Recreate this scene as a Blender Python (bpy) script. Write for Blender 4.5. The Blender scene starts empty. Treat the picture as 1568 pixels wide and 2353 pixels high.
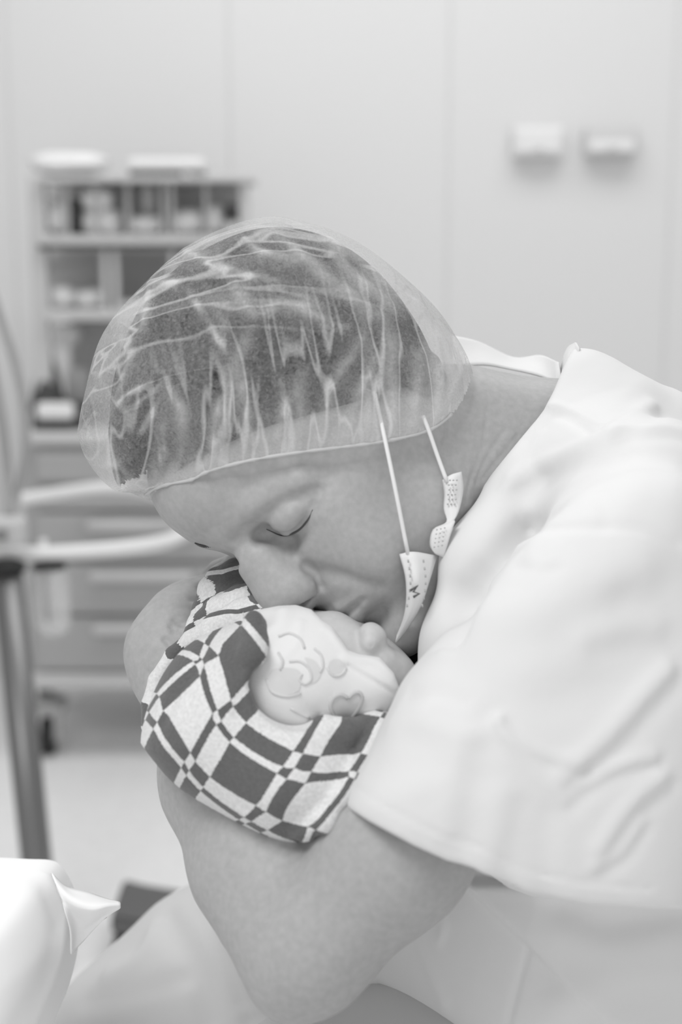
import bpy, bmesh, math, random
import numpy as np
from mathutils import Matrix, Vector

# ------------------------------------------------------------------ camera, world, lights, exposure
F, CX, CY = 3267.0, 784.0, 1176.5          # focal length in pixels of the 1568x2353 frame
CAM_H, PITCH = 1.25, math.radians(11.0)
sc = bpy.context.scene
cam_d = bpy.data.cameras.new('camera')
cam = bpy.data.objects.new('camera', cam_d); sc.collection.objects.link(cam)
cam.location = (0, 0, CAM_H); cam.rotation_euler = (math.pi/2 - PITCH, 0, 0)
cam_d.sensor_fit = 'VERTICAL'; cam_d.sensor_height = 36.0; cam_d.sensor_width = 24.0
cam_d.lens = F/2353*36.0
cam_d.clip_start = 0.05
cam_d.dof.use_dof = True; cam_d.dof.focus_distance = 0.98; cam_d.dof.aperture_fstop = 3.6
sc.camera = cam
sc.view_settings.view_transform = 'Standard'; sc.view_settings.look = 'None'
sc.view_settings.gamma = 1.0; sc.view_settings.use_curve_mapping = False
sc.view_settings.exposure = 0.0
world = bpy.data.worlds.new('world'); sc.world = world; world.use_nodes = True
world.node_tree.nodes['Background'].inputs[0].default_value = (1, 1, 1, 1)
world.node_tree.nodes['Background'].inputs[1].default_value = 0.40
def area(name, loc, size, power, rot=(0, 0, 0)):
    l = bpy.data.lights.new(name, 'AREA'); l.shape = 'RECTANGLE'; l.size, l.size_y = size; l.energy = power
    o = bpy.data.objects.new(name, l); o.location = loc; o.rotation_euler = rot; sc.collection.objects.link(o); return o
area('ceiling_panel_light', (0.2, 2.6, 3.1), (2.6, 1.2), 40)
area('ceiling_panel_light', (-0.9, -0.1, 2.9), (1.2, 1.0), 38)
area('front_fill_light', (0.4, -2.4, 1.5), (2.4, 1.7), 22, (math.radians(90), 0, 0))  # unseen fill lamp, added behind the camera to brighten camera-facing surfaces

# ------------------------------------------------------------------ helpers
random.seed(4); rng = np.random.default_rng(4)
COL = sc.collection
_ct, _st = math.cos(PITCH), math.sin(PITCH)
def C(px, py, d): return np.array([(px-CX)/F*d, (CY-py)/F*d, d], float)
def to_world(p):
    p = np.asarray(p, float); x, y, z = p[..., 0], p[..., 1], p[..., 2]
    return np.stack([x, z*_ct + y*_st, CAM_H - z*_st + y*_ct], -1)
def WY(px, py, Y):            # point of the vertical plane y=Y seen at a pixel
    r = to_world(C(px, py, 1.0)) - np.array([0, 0, CAM_H]); t = Y/r[1]
    return np.array([r[0]*t, Y, CAM_H + r[2]*t])
def mm(r): return r*0.001

def mk(name, verts, faces, mat=None, parent=None, smooth=True, cam_space=False):
    v = np.asarray(verts, float)
    if cam_space: v = to_world(v)
    if parent is not None: v = v - np.array(parent_origin(parent))
    me = bpy.data.meshes.new(name); f = np.asarray(faces) if not isinstance(faces, list) else faces
    me.from_pydata(v.tolist(), [], f.tolist() if isinstance(f, np.ndarray) else f); me.update()
    if smooth: me.polygons.foreach_set('use_smooth', np.ones(len(me.polygons), bool))
    o = bpy.data.objects.new(name, me); COL.objects.link(o)
    if mat: me.materials.append(mat)
    if parent is not None: o.parent = parent
    return o
def parent_origin(p):
    v = Vector((0, 0, 0))
    while p is not None: v = v + p.location; p = p.parent
    return v
def thing(name, label, cat, loc=(0, 0, 0), group=None):
    o = bpy.data.objects.new(name, None); COL.objects.link(o); o.location = loc; o.empty_display_size = .05
    return tag(o, label, cat, group)
def tag(o, label, cat, group=None):
    o['label'] = label; o['category'] = cat
    if group: o['group'] = group
    return o
def kind(o, k='structure'): o['kind'] = k; return o

def mat(name, col, rough=0.6, noise=0, nscale=200, bump=0, bscale=300, metal=0, spec=0.3, sss=0, sheen=0, detail=4):
    m = bpy.data.materials.new(name); m.use_nodes = True; nt = m.node_tree; b = nt.nodes['Principled BSDF']
    b.inputs['Base Color'].default_value = (col, col, col, 1); b.inputs['Roughness'].default_value = rough
    b.inputs['Metallic'].default_value = metal; b.inputs['Specular IOR Level'].default_value = spec
    if sss: b.inputs['Subsurface Weight'].default_value = sss; b.inputs['Subsurface Radius'].default_value = (1, 1, 1); b.inputs['Subsurface Scale'].default_value = .006
    if sheen: b.inputs['Sheen Weight'].default_value = sheen
    tc = nt.nodes.new('ShaderNodeTexCoord')
    if noise:
        n = nt.nodes.new('ShaderNodeTexNoise'); n.inputs['Scale'].default_value = nscale; n.inputs['Detail'].default_value = detail
        nt.links.new(tc.outputs['Object'], n.inputs['Vector'])
        r = nt.nodes.new('ShaderNodeMapRange'); r.inputs['From Min'].default_value = .3; r.inputs['From Max'].default_value = .7
        r.inputs['To Min'].default_value = col*(1-noise); r.inputs['To Max'].default_value = min(1, col*(1+noise))
        nt.links.new(n.outputs['Fac'], r.inputs['Value'])
        nt.links.new(r.outputs[0], b.inputs['Base Color'])
    if bump:
        n2 = nt.nodes.new('ShaderNodeTexNoise'); n2.inputs['Scale'].default_value = bscale; n2.inputs['Detail'].default_value = detail
        nt.links.new(tc.outputs['Object'], n2.inputs['Vector'])
        bp = nt.nodes.new('ShaderNodeBump'); bp.inputs['Strength'].default_value = bump; bp.inputs['Distance'].default_value = .002
        nt.links.new(n2.outputs['Fac'], bp.inputs['Height']); nt.links.new(bp.outputs[0], b.inputs['Normal'])
    return m

# ---- signed distance sculpting -------------------------------------------------
def smin(a, b, k):
    if k <= 0: return np.minimum(a, b)
    h = np.clip(.5 + .5*(b-a)/k, 0, 1); return b*(1-h) + a*h - k*h*(1-h)
def smax(a, b, k): return -smin(-a, -b, k)
def _nrm(q): return np.sqrt(np.einsum('ij,ij->i', q, q))
def sd_cone(P, a, b, ra, rb):
    ab = b-a; t = np.clip(((P-a)@ab)/max(ab@ab, 1e-12), 0, 1)
    return _nrm(P-(a+t[:, None]*ab)) - (ra+t*(rb-ra))
def sd_ell(P, c, r, R):
    q = (P-c)@R.T; r = np.asarray(r, float)
    k0 = _nrm(q/r); k1 = _nrm(q/(r*r))
    return k0*(k0-1)/np.maximum(k1, 1e-9)
I3 = np.eye(3)
class Sculpt:
    """ordered list of smooth operations on a distance field, in camera-aligned metres"""
    def __init__(s): s.ops = []
    def _add(s, op, fn, k, lo, hi): s.ops.append((op, fn, k, np.asarray(lo)-k, np.asarray(hi)+k)); return s
    def cone(s, a, b, ra, rb=None, k=.01, op='add'):
        a = np.asarray(a, float); b = np.asarray(b, float); rb = ra if rb is None else rb; R = max(ra, rb)
        return s._add(op, lambda P: sd_cone(P, a, b, ra, rb), k, np.minimum(a, b)-R, np.maximum(a, b)+R)
    def chain(s, pts, k=.01, op='add', k2=None):       # pts: [(xyz, r), ...]
        k2 = k if k2 is None else k2
        for (a, ra), (b, rb) in zip(pts[:-1], pts[1:]): s.cone(a, b, ra, rb, k2, op)
        return s
    def ball(s, c, r, k=.01, op='add'): return s.cone(c, np.asarray(c)+1e-6, r, r, k, op)
    def ell(s, c, r, R=I3, k=.01, op='add'):
        c = np.asarray(c, float); m = max(r)
        return s._add(op, lambda P: sd_ell(P, c, r, R), k, c-m, c+m)
    def fn(s, f, lo, hi, k=.01, op='add'): return s._add(op, f, k, lo, hi)
    def disp(s, poly, w, h):                           # gaussian ridge (h>0) or valley along a 3D polyline
        poly = np.asarray(poly, float); lo3 = np.minimum(poly[:-1], poly[1:]); hi3 = np.maximum(poly[:-1], poly[1:])
        def f(P):
            d = np.full(len(P), 9*w); pl, ph = P.min(0)-3.2*w, P.max(0)+3.2*w
            for i in np.nonzero(np.all((lo3 <= ph) & (hi3 >= pl), axis=1))[0]: d = np.minimum(d, sd_cone(P, poly[i], poly[i+1], 0, 0))
            return h*np.exp(-(d/w)**2)
        return s._add('disp', f, 0, poly.min(0)-3*w, poly.max(0)+3*w)
    def __call__(s, P, margin=.02):
        if len(P) < 3000: return s._eval(P, margin)
        q = np.floor(P/.04).astype(np.int64); q -= q.min(0); key = (q[:, 0]*4096+q[:, 1])*4096+q[:, 2]
        o = np.argsort(key, kind='stable'); ks = key[o]; br = np.concatenate([[0], np.nonzero(np.diff(ks))[0]+1, [len(o)]])
        out = np.empty(len(P))
        for i, j in zip(br[:-1], br[1:]):
            idx = o[i:j]; out[idx] = s._eval(P[idx], margin)
        return out
    def _eval(s, P, margin):
        f = np.full(len(P), .2); lo_, hi_ = P.min(0)-margin, P.max(0)+margin
        if len(s.ops) != getattr(s, 'nb', -1):
            s.nb = len(s.ops); s.LO = np.array([o[3] for o in s.ops]); s.HI = np.array([o[4] for o in s.ops])
        for i_ in np.nonzero(np.all((s.LO <= hi_) & (s.HI >= lo_), axis=1))[0]:
            op, fn, k, lo, hi = s.ops[i_]; v = fn(P)
            if op == 'add': f = smin(f, v, k)
            elif op == 'sub': f = smax(f, -v, k)
            elif op in ('clip', 'and'): f = smax(f, v, k)
            elif op == 'disp': f = f - v
        return f
    def hit(s, px, py, **kw): return s.hits_all([(px, py)], **kw)[0]
    def hits_all(s, pts, d0=.70, d1=1.6):              # where the rays through some pixels meet the surface
        R = np.array([C(x, y, 1.0) for x, y in pts]); d = np.full(len(R), d0); live = np.ones(len(R), bool); ok = np.zeros(len(R), bool)
        for _ in range(90):
            i = np.nonzero(live)[0]
            if not len(i): break
            v = s._eval(R[i]*d[i, None], .04); done = v < 2e-4; ok[i[done]] = True; live[i[done]] = False
            j = i[~done]; d[j] += np.minimum(v[~done]*.85, .04); out = j[d[j] > d1]; live[out] = False
        ok |= live
        return [R[i]*d[i] if ok[i] else None for i in range(len(R))]
    def hits(s, pts, **kw): return [o for o in s.hits_all(pts, **kw) if o is not None]
    def ridge(s, pts, w, h):                           # pts in pixels, laid on the surface built so far
        q = s.hits(smooth_poly(pts, 3))
        if len(q) > 1: s.disp(q, w*.001, h*.001)
        return s
    def bounds(s):
        lo = np.min([o[3] for o in s.ops if o[0] == 'add'], axis=0); hi = np.max([o[4] for o in s.ops if o[0] == 'add'], axis=0)
        return lo, hi
    def mesh(s, h, lo=None, hi=None, margin=.02):
        l, u = s.bounds(); lo = l if lo is None else np.asarray(lo); hi = u if hi is None else np.asarray(hi)
        return surface_nets(lambda P: s(P, margin), lo-4*h, hi+4*h, h)
def smooth_poly(pts, n):
    p = np.asarray(pts, float)
    if len(p) < 3: return [tuple(p[0]+(p[-1]-p[0])*t) for t in np.linspace(0, 1, 4)]
    q = np.vstack([2*p[0]-p[1], p, 2*p[-1]-p[-2]]); out = []
    for i in range(1, len(q)-2):
        for t in np.linspace(0, 1, n, endpoint=False):
            out.append(.5*((2*q[i]) + (-q[i-1]+q[i+1])*t + (2*q[i-1]-5*q[i]+4*q[i+1]-q[i+2])*t*t + (-q[i-1]+3*q[i]-3*q[i+1]+q[i+2])*t**3))
    out.append(p[-1]); return [tuple(o) for o in out]
def surface_nets(fn, lo, hi, h):
    c = 4; n = np.ceil((hi-lo)/(h*c)).astype(int)+1
    ax = [lo[i]+(np.arange(n[i])+.5-.5/c)*h*c for i in range(3)]      # centre of each coarse block
    G = np.stack(np.meshgrid(*ax, indexing='ij'), -1).reshape(-1, 3)
    cf = np.concatenate([fn(g) for g in np.array_split(G, max(1, len(G)//200000))]).reshape(n)
    act = np.abs(cf) < h*c*1.9
    f = np.repeat(np.repeat(np.repeat(np.where(cf > 0, 1., -1.).astype(np.float32), c, 0), c, 1), c, 2)
    bi = np.argwhere(act)
    off = np.stack(np.meshgrid(*[np.arange(c)]*3, indexing='ij'), -1).reshape(-1, 3)
    for chunk in np.array_split(bi, max(1, len(bi)//4000)):
        ii = (chunk[:, None, :]*c + off[None]).reshape(-1, 3)
        f[ii[:, 0], ii[:, 1], ii[:, 2]] = fn(lo + ii*h)
    neg = f < 0; N = np.array(f.shape)
    s8 = np.zeros(N-1, np.int8)
    for d in np.ndindex(2, 2, 2): s8 += neg[d[0]:N[0]-1+d[0], d[1]:N[1]-1+d[1], d[2]:N[2]-1+d[2]]
    cells = np.argwhere((s8 > 0) & (s8 < 8))
    vid = -np.ones(N-1, np.int32); vid[cells[:, 0], cells[:, 1], cells[:, 2]] = np.arange(len(cells))
    acc = np.zeros((len(cells), 3)); cnt = np.zeros(len(cells))
    corners = list(np.ndindex(2, 2, 2))
    for a in corners:
        for ax_ in range(3):
            if a[ax_]: continue
            b = list(a); b[ax_] = 1
            fa = f[cells[:, 0]+a[0], cells[:, 1]+a[1], cells[:, 2]+a[2]]; fb = f[cells[:, 0]+b[0], cells[:, 1]+b[1], cells[:, 2]+b[2]]
            m = (fa < 0) != (fb < 0); t = np.where(m, fa/np.where(fa == fb, 1, fa-fb), 0)
            p = np.array(a, float)[None] + t[:, None]*(np.array(b)-np.array(a))[None]
            acc[m] += p[m]; cnt[m] += 1
    V = lo + (cells + acc/cnt[:, None])*h
    # a Newton step onto the true surface
    for _ in range(1):
        e = h*.3; v = fn(V); g = np.stack([fn(V+np.eye(3)[i]*e)-fn(V-np.eye(3)[i]*e) for i in range(3)], 1)/(2*e)
        g2 = (g*g).sum(1); st = -(v/np.maximum(g2, .2))[:, None]*g
        l = np.linalg.norm(st, axis=1); st *= np.minimum(1, .6*h/np.maximum(l, 1e-12))[:, None]; V = V+st
    Q = []
    for ax_ in range(3):
        sl0 = [slice(1, N[i]-1) for i in range(3)]; sl0[ax_] = slice(0, N[ax_]-1)
        sl1 = list(sl0); sl1[ax_] = slice(1, N[ax_])
        A = neg[tuple(sl0)]; B = neg[tuple(sl1)]
        e = np.argwhere(A != B); e0 = e + np.array([0 if i == ax_ else 1 for i in range(3)])
        u, w = (ax_+1) % 3, (ax_+2) % 3
        def cell(du, dw):
            q = e0.copy(); q[:, u] -= du; q[:, w] -= dw; return vid[q[:, 0], q[:, 1], q[:, 2]]
        q = np.stack([cell(1, 1), cell(0, 1), cell(0, 0), cell(1, 0)], 1)
        fl = B[tuple(e.T)] if len(e) else np.zeros(0, bool)
        q[fl] = q[fl][:, ::-1]; Q.append(q)
    Q = np.concatenate(Q); Q = Q[(Q >= 0).all(1)]
    # camera frame is left-handed against the world: flip so normals point out
    return V, Q[:, ::-1]
def cut(V, Q, keep):
    """drop the vertices where keep is False"""
    idx = -np.ones(len(V), int); idx[keep] = np.arange(keep.sum()); q = idx[Q]; q = q[(q >= 0).all(1)]
    used = np.zeros(keep.sum(), bool); used[q.ravel()] = True
    i2 = -np.ones(len(used), int); i2[used] = np.arange(used.sum())
    return V[keep][used], i2[q]
def biggest(V, Q):
    """keep the largest connected piece"""
    lab = np.arange(len(V))
    while True:
        m = lab[Q].min(1); new = lab.copy()
        for j in range(4): np.minimum.at(new, Q[:, j], m)
        new = new[new]
        if (new == lab).all(): break
        lab = new
    u, c = np.unique(lab, return_counts=True); return cut(V, Q, lab == u[c.argmax()])
def inflate(outline, d0, T, centre=None, n=2.0, nrm=(0, 0, 1), grow=0):
    """solid whose silhouette is a star-shaped outline (pixels at depth d0), T metres thick to either side"""
    pts = np.array([C(x, y, d0)[:2] for x, y in smooth_poly(list(outline)+[outline[0]], 6)[:-1]])
    c = np.array(C(*centre, d0)[:2]) if centre is not None else pts.mean(0)
    q = pts-c; th = np.arctan2(q[:, 1], q[:, 0]); r = np.linalg.norm(q, axis=1)+grow
    o = np.argsort(th); th, r = th[o], r[o]; th = np.concatenate([th-2*np.pi, th, th+2*np.pi]); r = np.tile(r, 3)
    rm = r.max()
    def g(P):
        x, y, z = P[:, 0]-c[0], P[:, 1]-c[1], P[:, 2]-d0
        rho = np.hypot(x, y)/np.interp(np.arctan2(y, x), th, r)
        return (rho**n + np.abs(z/T)**n)**(1/n) - 1
    def f(P):
        e = 5e-4; v = g(P)
        gr = np.stack([g(P+np.eye(3)[i]*e)-v for i in range(3)], 1)/e
        return v/np.maximum(np.linalg.norm(gr, axis=1), 2.0)
    R = rm
    return f, np.array([c[0]-R, c[1]-R, d0-T]), np.array([c[0]+R, c[1]+R, d0+T])
def tube(name, pts, r, mat_, parent=None, cam_space=False, n=8, smooth_n=4, closed=False, caps=True):
    p = [np.asarray(q, float) for q in pts]
    if smooth_n > 1 and len(p) > 2:
        p = [np.array(q) for q in smooth_poly(p if not closed else p+[p[0]], smooth_n)]
        if closed: p = p[:-1]
    if cam_space: p = [to_world(q) for q in p]
    m = len(p); rr = np.interp(np.linspace(0, 1, m), np.linspace(0, 1, len(r)), r) if hasattr(r, '__len__') else [r]*m
    V = []; up = None
    for i in range(m):
        t = p[(i+1) % m if closed else min(i+1, m-1)] - p[i-1 if closed else max(i-1, 0)]; t = t/np.linalg.norm(t)
        if up is None: up = np.array([0, 0, 1.]) if abs(t[2]) < .9 else np.array([1., 0, 0])
        a = np.cross(t, up); a /= np.linalg.norm(a); b = np.cross(a, t); up = b
        for j in range(n): w = 2*np.pi*j/n; V.append(p[i] + rr[i]*(math.cos(w)*a + math.sin(w)*b))
    Fc = [[i % m*n+j, i % m*n+(j+1) % n, (i+1) % m*n+(j+1) % n, (i+1) % m*n+j] for i in range(m if closed else m-1) for j in range(n)]
    if caps and not closed: Fc += [list(range(n))[::-1], [(m-1)*n+j for j in range(n)]]
    return mk(name, V, Fc, mat_, parent)
def loft(name, rows, mat_, parent=None, cam_space=True, thick=.0015, sub=3, smooth=True):
    """sheet through rows of points, splined both ways, with real thickness"""
    R = [np.array(smooth_poly(r, sub)) if len(r) > 2 else np.array(r, float) for r in rows]
    m = len(R[0]); cols = [np.array(smooth_poly([r[j] for r in R], sub)) if len(R) > 2 else np.array([r[j] for r in R]) for j in range(m)]
    A = np.stack(cols, 1); n = A.shape[0]; V = A.reshape(-1, 3)
    Fc = [[i*m+j, i*m+j+1, (i+1)*m+j+1, (i+1)*m+j] for i in range(n-1) for j in range(m-1)]
    o = mk(name, V, Fc, mat_, parent, smooth, cam_space)
    if thick:
        md = o.modifiers.new('thickness', 'SOLIDIFY'); md.thickness = thick; md.offset = 0
    return o
def bevel_box(bm, lo, hi, bev=.004, seg=2):
    lo, hi = np.minimum(lo, hi), np.maximum(lo, hi)
    r = bmesh.ops.create_cube(bm, size=1); vs = r['verts']
    for v in vs: v.co = Vector([lo[i]+(v.co[i]+.5)*(hi[i]-lo[i]) for i in range(3)])
    es = list({e for v in vs for e in v.link_edges})
    if bev: bmesh.ops.bevel(bm, geom=es, offset=min(bev, .45*min(hi-lo)), segments=seg, affect='EDGES', profile=.6)
def box(name, lo, hi, mat_, parent=None, bev=.004, smooth=False, seg=2):
    off = np.array(parent_origin(parent)) if parent is not None else np.zeros(3)
    bm = bmesh.new(); bevel_box(bm, np.asarray(lo, float)-off, np.asarray(hi, float)-off, bev, seg)
    return from_bm(name, bm, mat_, parent, smooth)
def from_bm(name, bm, mat_, parent=None, smooth=False):
    me = bpy.data.meshes.new(name); bmesh.ops.recalc_face_normals(bm, faces=bm.faces[:]); bm.to_mesh(me); bm.free()
    me.materials.append(mat_)
    if smooth: me.polygons.foreach_set('use_smooth', np.ones(len(me.polygons), bool))
    o = bpy.data.objects.new(name, me); COL.objects.link(o)
    if parent is not None: o.parent = parent
    return o
def sculpt_obj(name, S, h, mat_, parent=None, keep=None, lo=None, hi=None, largest=False, margin=.02):
    V, Q = S.mesh(h, lo, hi, margin)
    if keep is not None: V, Q = cut(V, Q, keep(V))
    if largest: V, Q = biggest(V, Q)
    W = to_world(V); a, b, c, d = (W[Q[:, i]]-W.mean(0) for i in range(4))
    if (np.einsum('ij,ij->i', a, np.cross(b, c)) + np.einsum('ij,ij->i', a, np.cross(c, d))).sum() < 0: Q = Q[:, ::-1]
    o = mk(name, V, Q, mat_, parent, True, True)
    return o, V, Q
def px_of(V): return CX+F*V[:, 0]/V[:, 2], CY-F*V[:, 1]/V[:, 2]

# ------------------------------------------------------------------ materials
M = dict(
    wall=mat('wall_paint', .74, .5), seam=mat('wall_joint', .6, .6), floor=mat('floor_vinyl', .84, .35, noise=.03, nscale=30),
    skin=mat('skin', .40, .48, noise=.07, nscale=220, bump=.10, bscale=1300, spec=.35, sss=.05),
    baby=mat('baby_skin', .56, .5, noise=.04, nscale=220, bump=.05, bscale=1200, sss=.15),
    hair=mat('hair', .035, .6, noise=.8, nscale=420, bump=.8, bscale=700),
    brow=mat('eyebrow_hair', .10, .6), lash=mat('eyelash', .08, .5),
    shirt=mat('white_cotton', .75, .8, bump=.35, bscale=38, sheen=.2, detail=5), stitch=mat('stitching', .56, .8),
    trousers=mat('grey_trousers', .54, .8, bump=.15, bscale=60),
    dark_shirt=mat('dark_shirt', .02, .8), ink=mat('print', .12, .7), letter=mat('light_print', .55, .7),
    mask=mat('mask_fabric', .80, .8, bump=.1, bscale=900), strap=mat('elastic_cord', .82, .6), dot=mat('mask_emboss', .45, .8),
    bonnet=mat('bonnet_cotton', .78, .85, bump=.15, bscale=900, sheen=.2), print1=mat('pale_print', .67, .85), print2=mat('mid_print', .56, .85),
    sheet=mat('white_sheet', .90, .8, bump=.08, bscale=90),
    steel=mat('brushed_steel', .20, .38, metal=.7), white=mat('white_plastic', .80, .4), gray=mat('grey_enamel', .40, .4), boxgrey=mat('box_grey', .64, .4), graylt=mat('light_grey_enamel', .56, .4),
    graydk=mat('grey_plastic', .22, .5), dark2=mat('dark_rubber', .13, .6), dark=mat('dark_plastic', .07, .5), rackback=mat('rack_back', .52, .5), black=mat('black_plastic', .02, .5), bag=mat('white_wrap', .80, .6), hose=mat('grey_hose', .36, .5), wire=mat('wire', .3, .4),
)

# ================================================================== setting
YW = 3.95
def wall_x(px, py=700): return WY(px, py, YW)[0]
seams = [wall_x(-470), wall_x(38), wall_x(533), wall_x(1027), wall_x(1532), wall_x(2050)]
back = kind(box('wall_back', (-3.0, YW+.012, -.02), (3.0, YW+.12, 3.0), M['seam'], bev=0))
for a, b in zip([-3.0]+seams, seams+[3.0]):
    box('wall_panel', (a+.0008, YW+.008, .10), (b-.0008, YW+.012, 3.0), M['wall'], back, bev=.0012)
kind(box('baseboard_back', (-3.0, YW-.004, 0), (3.0, YW+.012, .10), M['wall'], bev=.004))
kind(box('floor', (-3.0, -1.2, -.05), (3.0, YW+.12, 0), M['floor'], bev=0))
kind(box('wall_left', (-3.12, -1.2, -.02), (-3.0, YW+.12, 3.0), M['wall'], bev=0))
kind(box('wall_right', (3.0, -1.2, -.02), (3.12, YW+.12, 3.0), M['wall'], bev=0))

# two wall boxes
def wall_box(x0, x1, y0, y1, label, dp, hi):
    a, b = WY(x0, y0, YW-.005), WY(x1, y1, YW-.005)
    t = thing('wall_box', label, 'wall box', ((a[0]+b[0])/2, YW, b[2]), 'plastic boxes on the back wall')
    box('housing', (a[0], YW-dp, b[2]), (b[0], YW, a[2]), M['boxgrey' if not hi else 'white'], t, bev=.008)
    box('cover', (a[0]+.010, YW-dp-.012, b[2]+.010), (b[0]-.010, YW-dp+.004, a[2]-(.010 if hi else .034)), M['white'], t, bev=.006)
    m = .5*(a[0]+b[0]); box('latch', (m-.012, YW-dp-.016, b[2]+.014), (m+.012, YW-dp-.010, b[2]+.022), M['graylt'], t, bev=.002)
wall_box(1176, 1292, 292, 362, 'bright white plastic box on the wall, left of the pair', .045, True)
wall_box(1340, 1458, 294, 360, 'white plastic box with grey rim on the wall, right of the pair', .05, False)

# ================================================================== the man
PO = to_world(C(1330, 2500, 1.1))
man = thing('person', 'person in white shirt and see-through cap, head bowed, kissing the baby', 'person', PO)
# head frame: face direction, crown direction, near side
HA, HY = math.radians(53), math.radians(30)
FW = np.array([-math.cos(HY)*math.cos(HA), -math.cos(HY)*math.sin(HA), -math.sin(HY)])
UP = np.array([-math.sin(HA), math.cos(HA), 0.])
SD = np.array([math.sin(HY)*math.cos(HA), math.sin(HY)*math.sin(HA), -math.cos(HY)])
HR = np.array([FW, UP, SD])
HO = C(664, 1186, .932) - (.080*FW + .022*UP + .032*SD)       # between the ears, so that the near eye falls where it is seen
def H(f, u, s): return HO + (f*FW + u*UP + s*SD)*.001
def HS(px, py, s):                                  # point seen at a pixel, s mm off the middle plane of the head
    d = C(px, py, 1.0); return d*((s*.001 + HO@SD)/(d@SD))
def mir(p): p = np.asarray(p, float); return p - 2*((p-HO)@SD)*SD
B = Sculpt()
def both(fn, *pts):
    fn(*pts); fn(*[mir(p) for p in pts])
# cranium, face mass
B.ell(H(0, 58, 0), (.099, .096, .076), HR)
B.ell(H(50, -8, 0), (.046, .070, .053), HR, k=.03)
both(lambda a, b: B.cone(a, b, .015, .011, .022), H(58, 0, 45), H(6, 4, 62))
both(lambda a, b: B.cone(a, b, .017, .018, .025), H(6, 0, 54), H(12, -52, 46))
both(lambda a, b: B.cone(a, b, .018, .015, .025), H(12, -52, 46), H(76, -84, 13))
both(lambda a: B.ball(a, .025, .03), H(60, -34, 32))
B.ball(H(82, -81, 0), .0150, .018)
B.ell(H(80, -38, 0), (.020, .027, .029), HR, k=.014)
# forehead, brow ridge, eye hollow, lid
B.ball(HS(478, 1118, -6), .033, .035); B.ball(HS(470, 1100, -30), .030, .03)
B.cone(HS(482, 1209, -22), HS(530, 1208, -2), .0110, .0095, .012)
both(lambda a, b, c: (B.cone(a, b, .008, .0085, .014), B.cone(b, c, .0085, .008, .014)), HS(535, 1205, 3), HS(600, 1160, 26), HS(690, 1102, 50))
both(lambda a: B.ell(a, (.018, .0115, .021), HR, k=.010, op='sub'), H(99, 17, 32))
both(lambda a: B.ell(a, (.015, .013, .0095), HR, k=.008, op='sub'), H(98, 17, 17))
both(lambda a: B.ell(a, (.0135, .0125, .0165), HR, k=.005), HS(664, 1184, 33))
# nose
B.chain([(HS(566, 1252, 0), .0065), (HS(591, 1300, 0), .0075), (HS(624, 1360, 0), .0085), (HS(643, 1383, 0), .0098)], k=.010)
B.cone(H(88, 12, 0), H(97, -12, 0), .0125, .0145, .012)
B.cone(HS(604, 1285, 6), HS(662, 1350, 8), .0115, .0135, .010); B.cone(mir(HS(604, 1285, 6)), mir(HS(662, 1350, 8)), .0115, .0135, .010)
both(lambda a: B.ell(a, (.0115, .0105, .0085), HR, k=.005), HS(694, 1341, 14.5))
both(lambda a, b, c: B.disp([a, b, c], .0040, -.0024), HS(704, 1304, 20), HS(726, 1320, 19), HS(735, 1345, 16))
B.cone(HS(665, 1384, 0), HS(700, 1392, 0), .0055, .005, .006)
both(lambda a, b: B.cone(a, b, .0036, .0036, .003, 'sub'), HS(690, 1384, 7), HS(702, 1374, 9))
# lips, folds
both(lambda a, b, c: (B.cone(a, b, .0058, .0055, .005), B.cone(b, c, .0055, .003, .005)), H(97, -42, 0), H(95, -43, 9), H(87, -46, 25))
both(lambda a, b, c: (B.cone(a, b, .0064, .006, .005), B.cone(b, c, .006, .003, .005)), H(96, -54, 0), H(94, -53, 9), H(86, -48, 24))
both(lambda a, b, c: B.disp([a, b, c], .0060, -.0026), H(97, -13, 22), H(90, -30, 33), H(82, -50, 36))
both(lambda a, b: B.disp([a, b], .006, -.004), H(95, -67, 0), H(90, -66, 14))
LASH = [(607, 1212), (622, 1221), (645, 1228), (668, 1226), (690, 1212), (708, 1190), (722, 1160)]
# ear, hidden below the cap
both(lambda a: B.ell(a, (.018, .030, .008), HR, k=.006), H(-12, 6, 70))
# neck
B.chain([(H(-18, -8, 0), .056), (C(1060, 1018, 1.012), .0480), (C(1230, 1062, 1.025), .0515), (C(1400, 1130, 1.03), .075)], k=.03)
B.cone(H(-8, -30, 40), C(1190, 1120, .99), .018, .022, .02)       # side muscle
# torso under the shirt
B.chain([(C(1400, 1130, 1.03), .07), (C(1400, 1330, 1.04), .06)], k=.04); B.cone(C(1430, 1250, 1.05), C(1400, 1340, .94), .055, .046, .03); B.cone(C(1430, 1250, 1.05), C(1320, 1330, 1.15), .06, .052, .03)
# near arm
B.chain([(C(1390, 1345, .915), .046), (C(1180, 1620, .880), .043), (C(905, 1962, .866), .0430), (C(712, 2185, .868), .0370)], k=.02)
B.ball(C(668, 2258, .872), .0160, .02); B.cone(C(640, 2130, .888), C(668, 2250, .874), .031, .018, .02)
B.chain([(C(705, 2165, .874), .0370), (C(606, 1985, .918), .0442), (C(520, 1790, .958), .0415), (C(455, 1650, .994), .0303), (C(408, 1560, 1.016), .0267)], k=.02)
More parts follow.
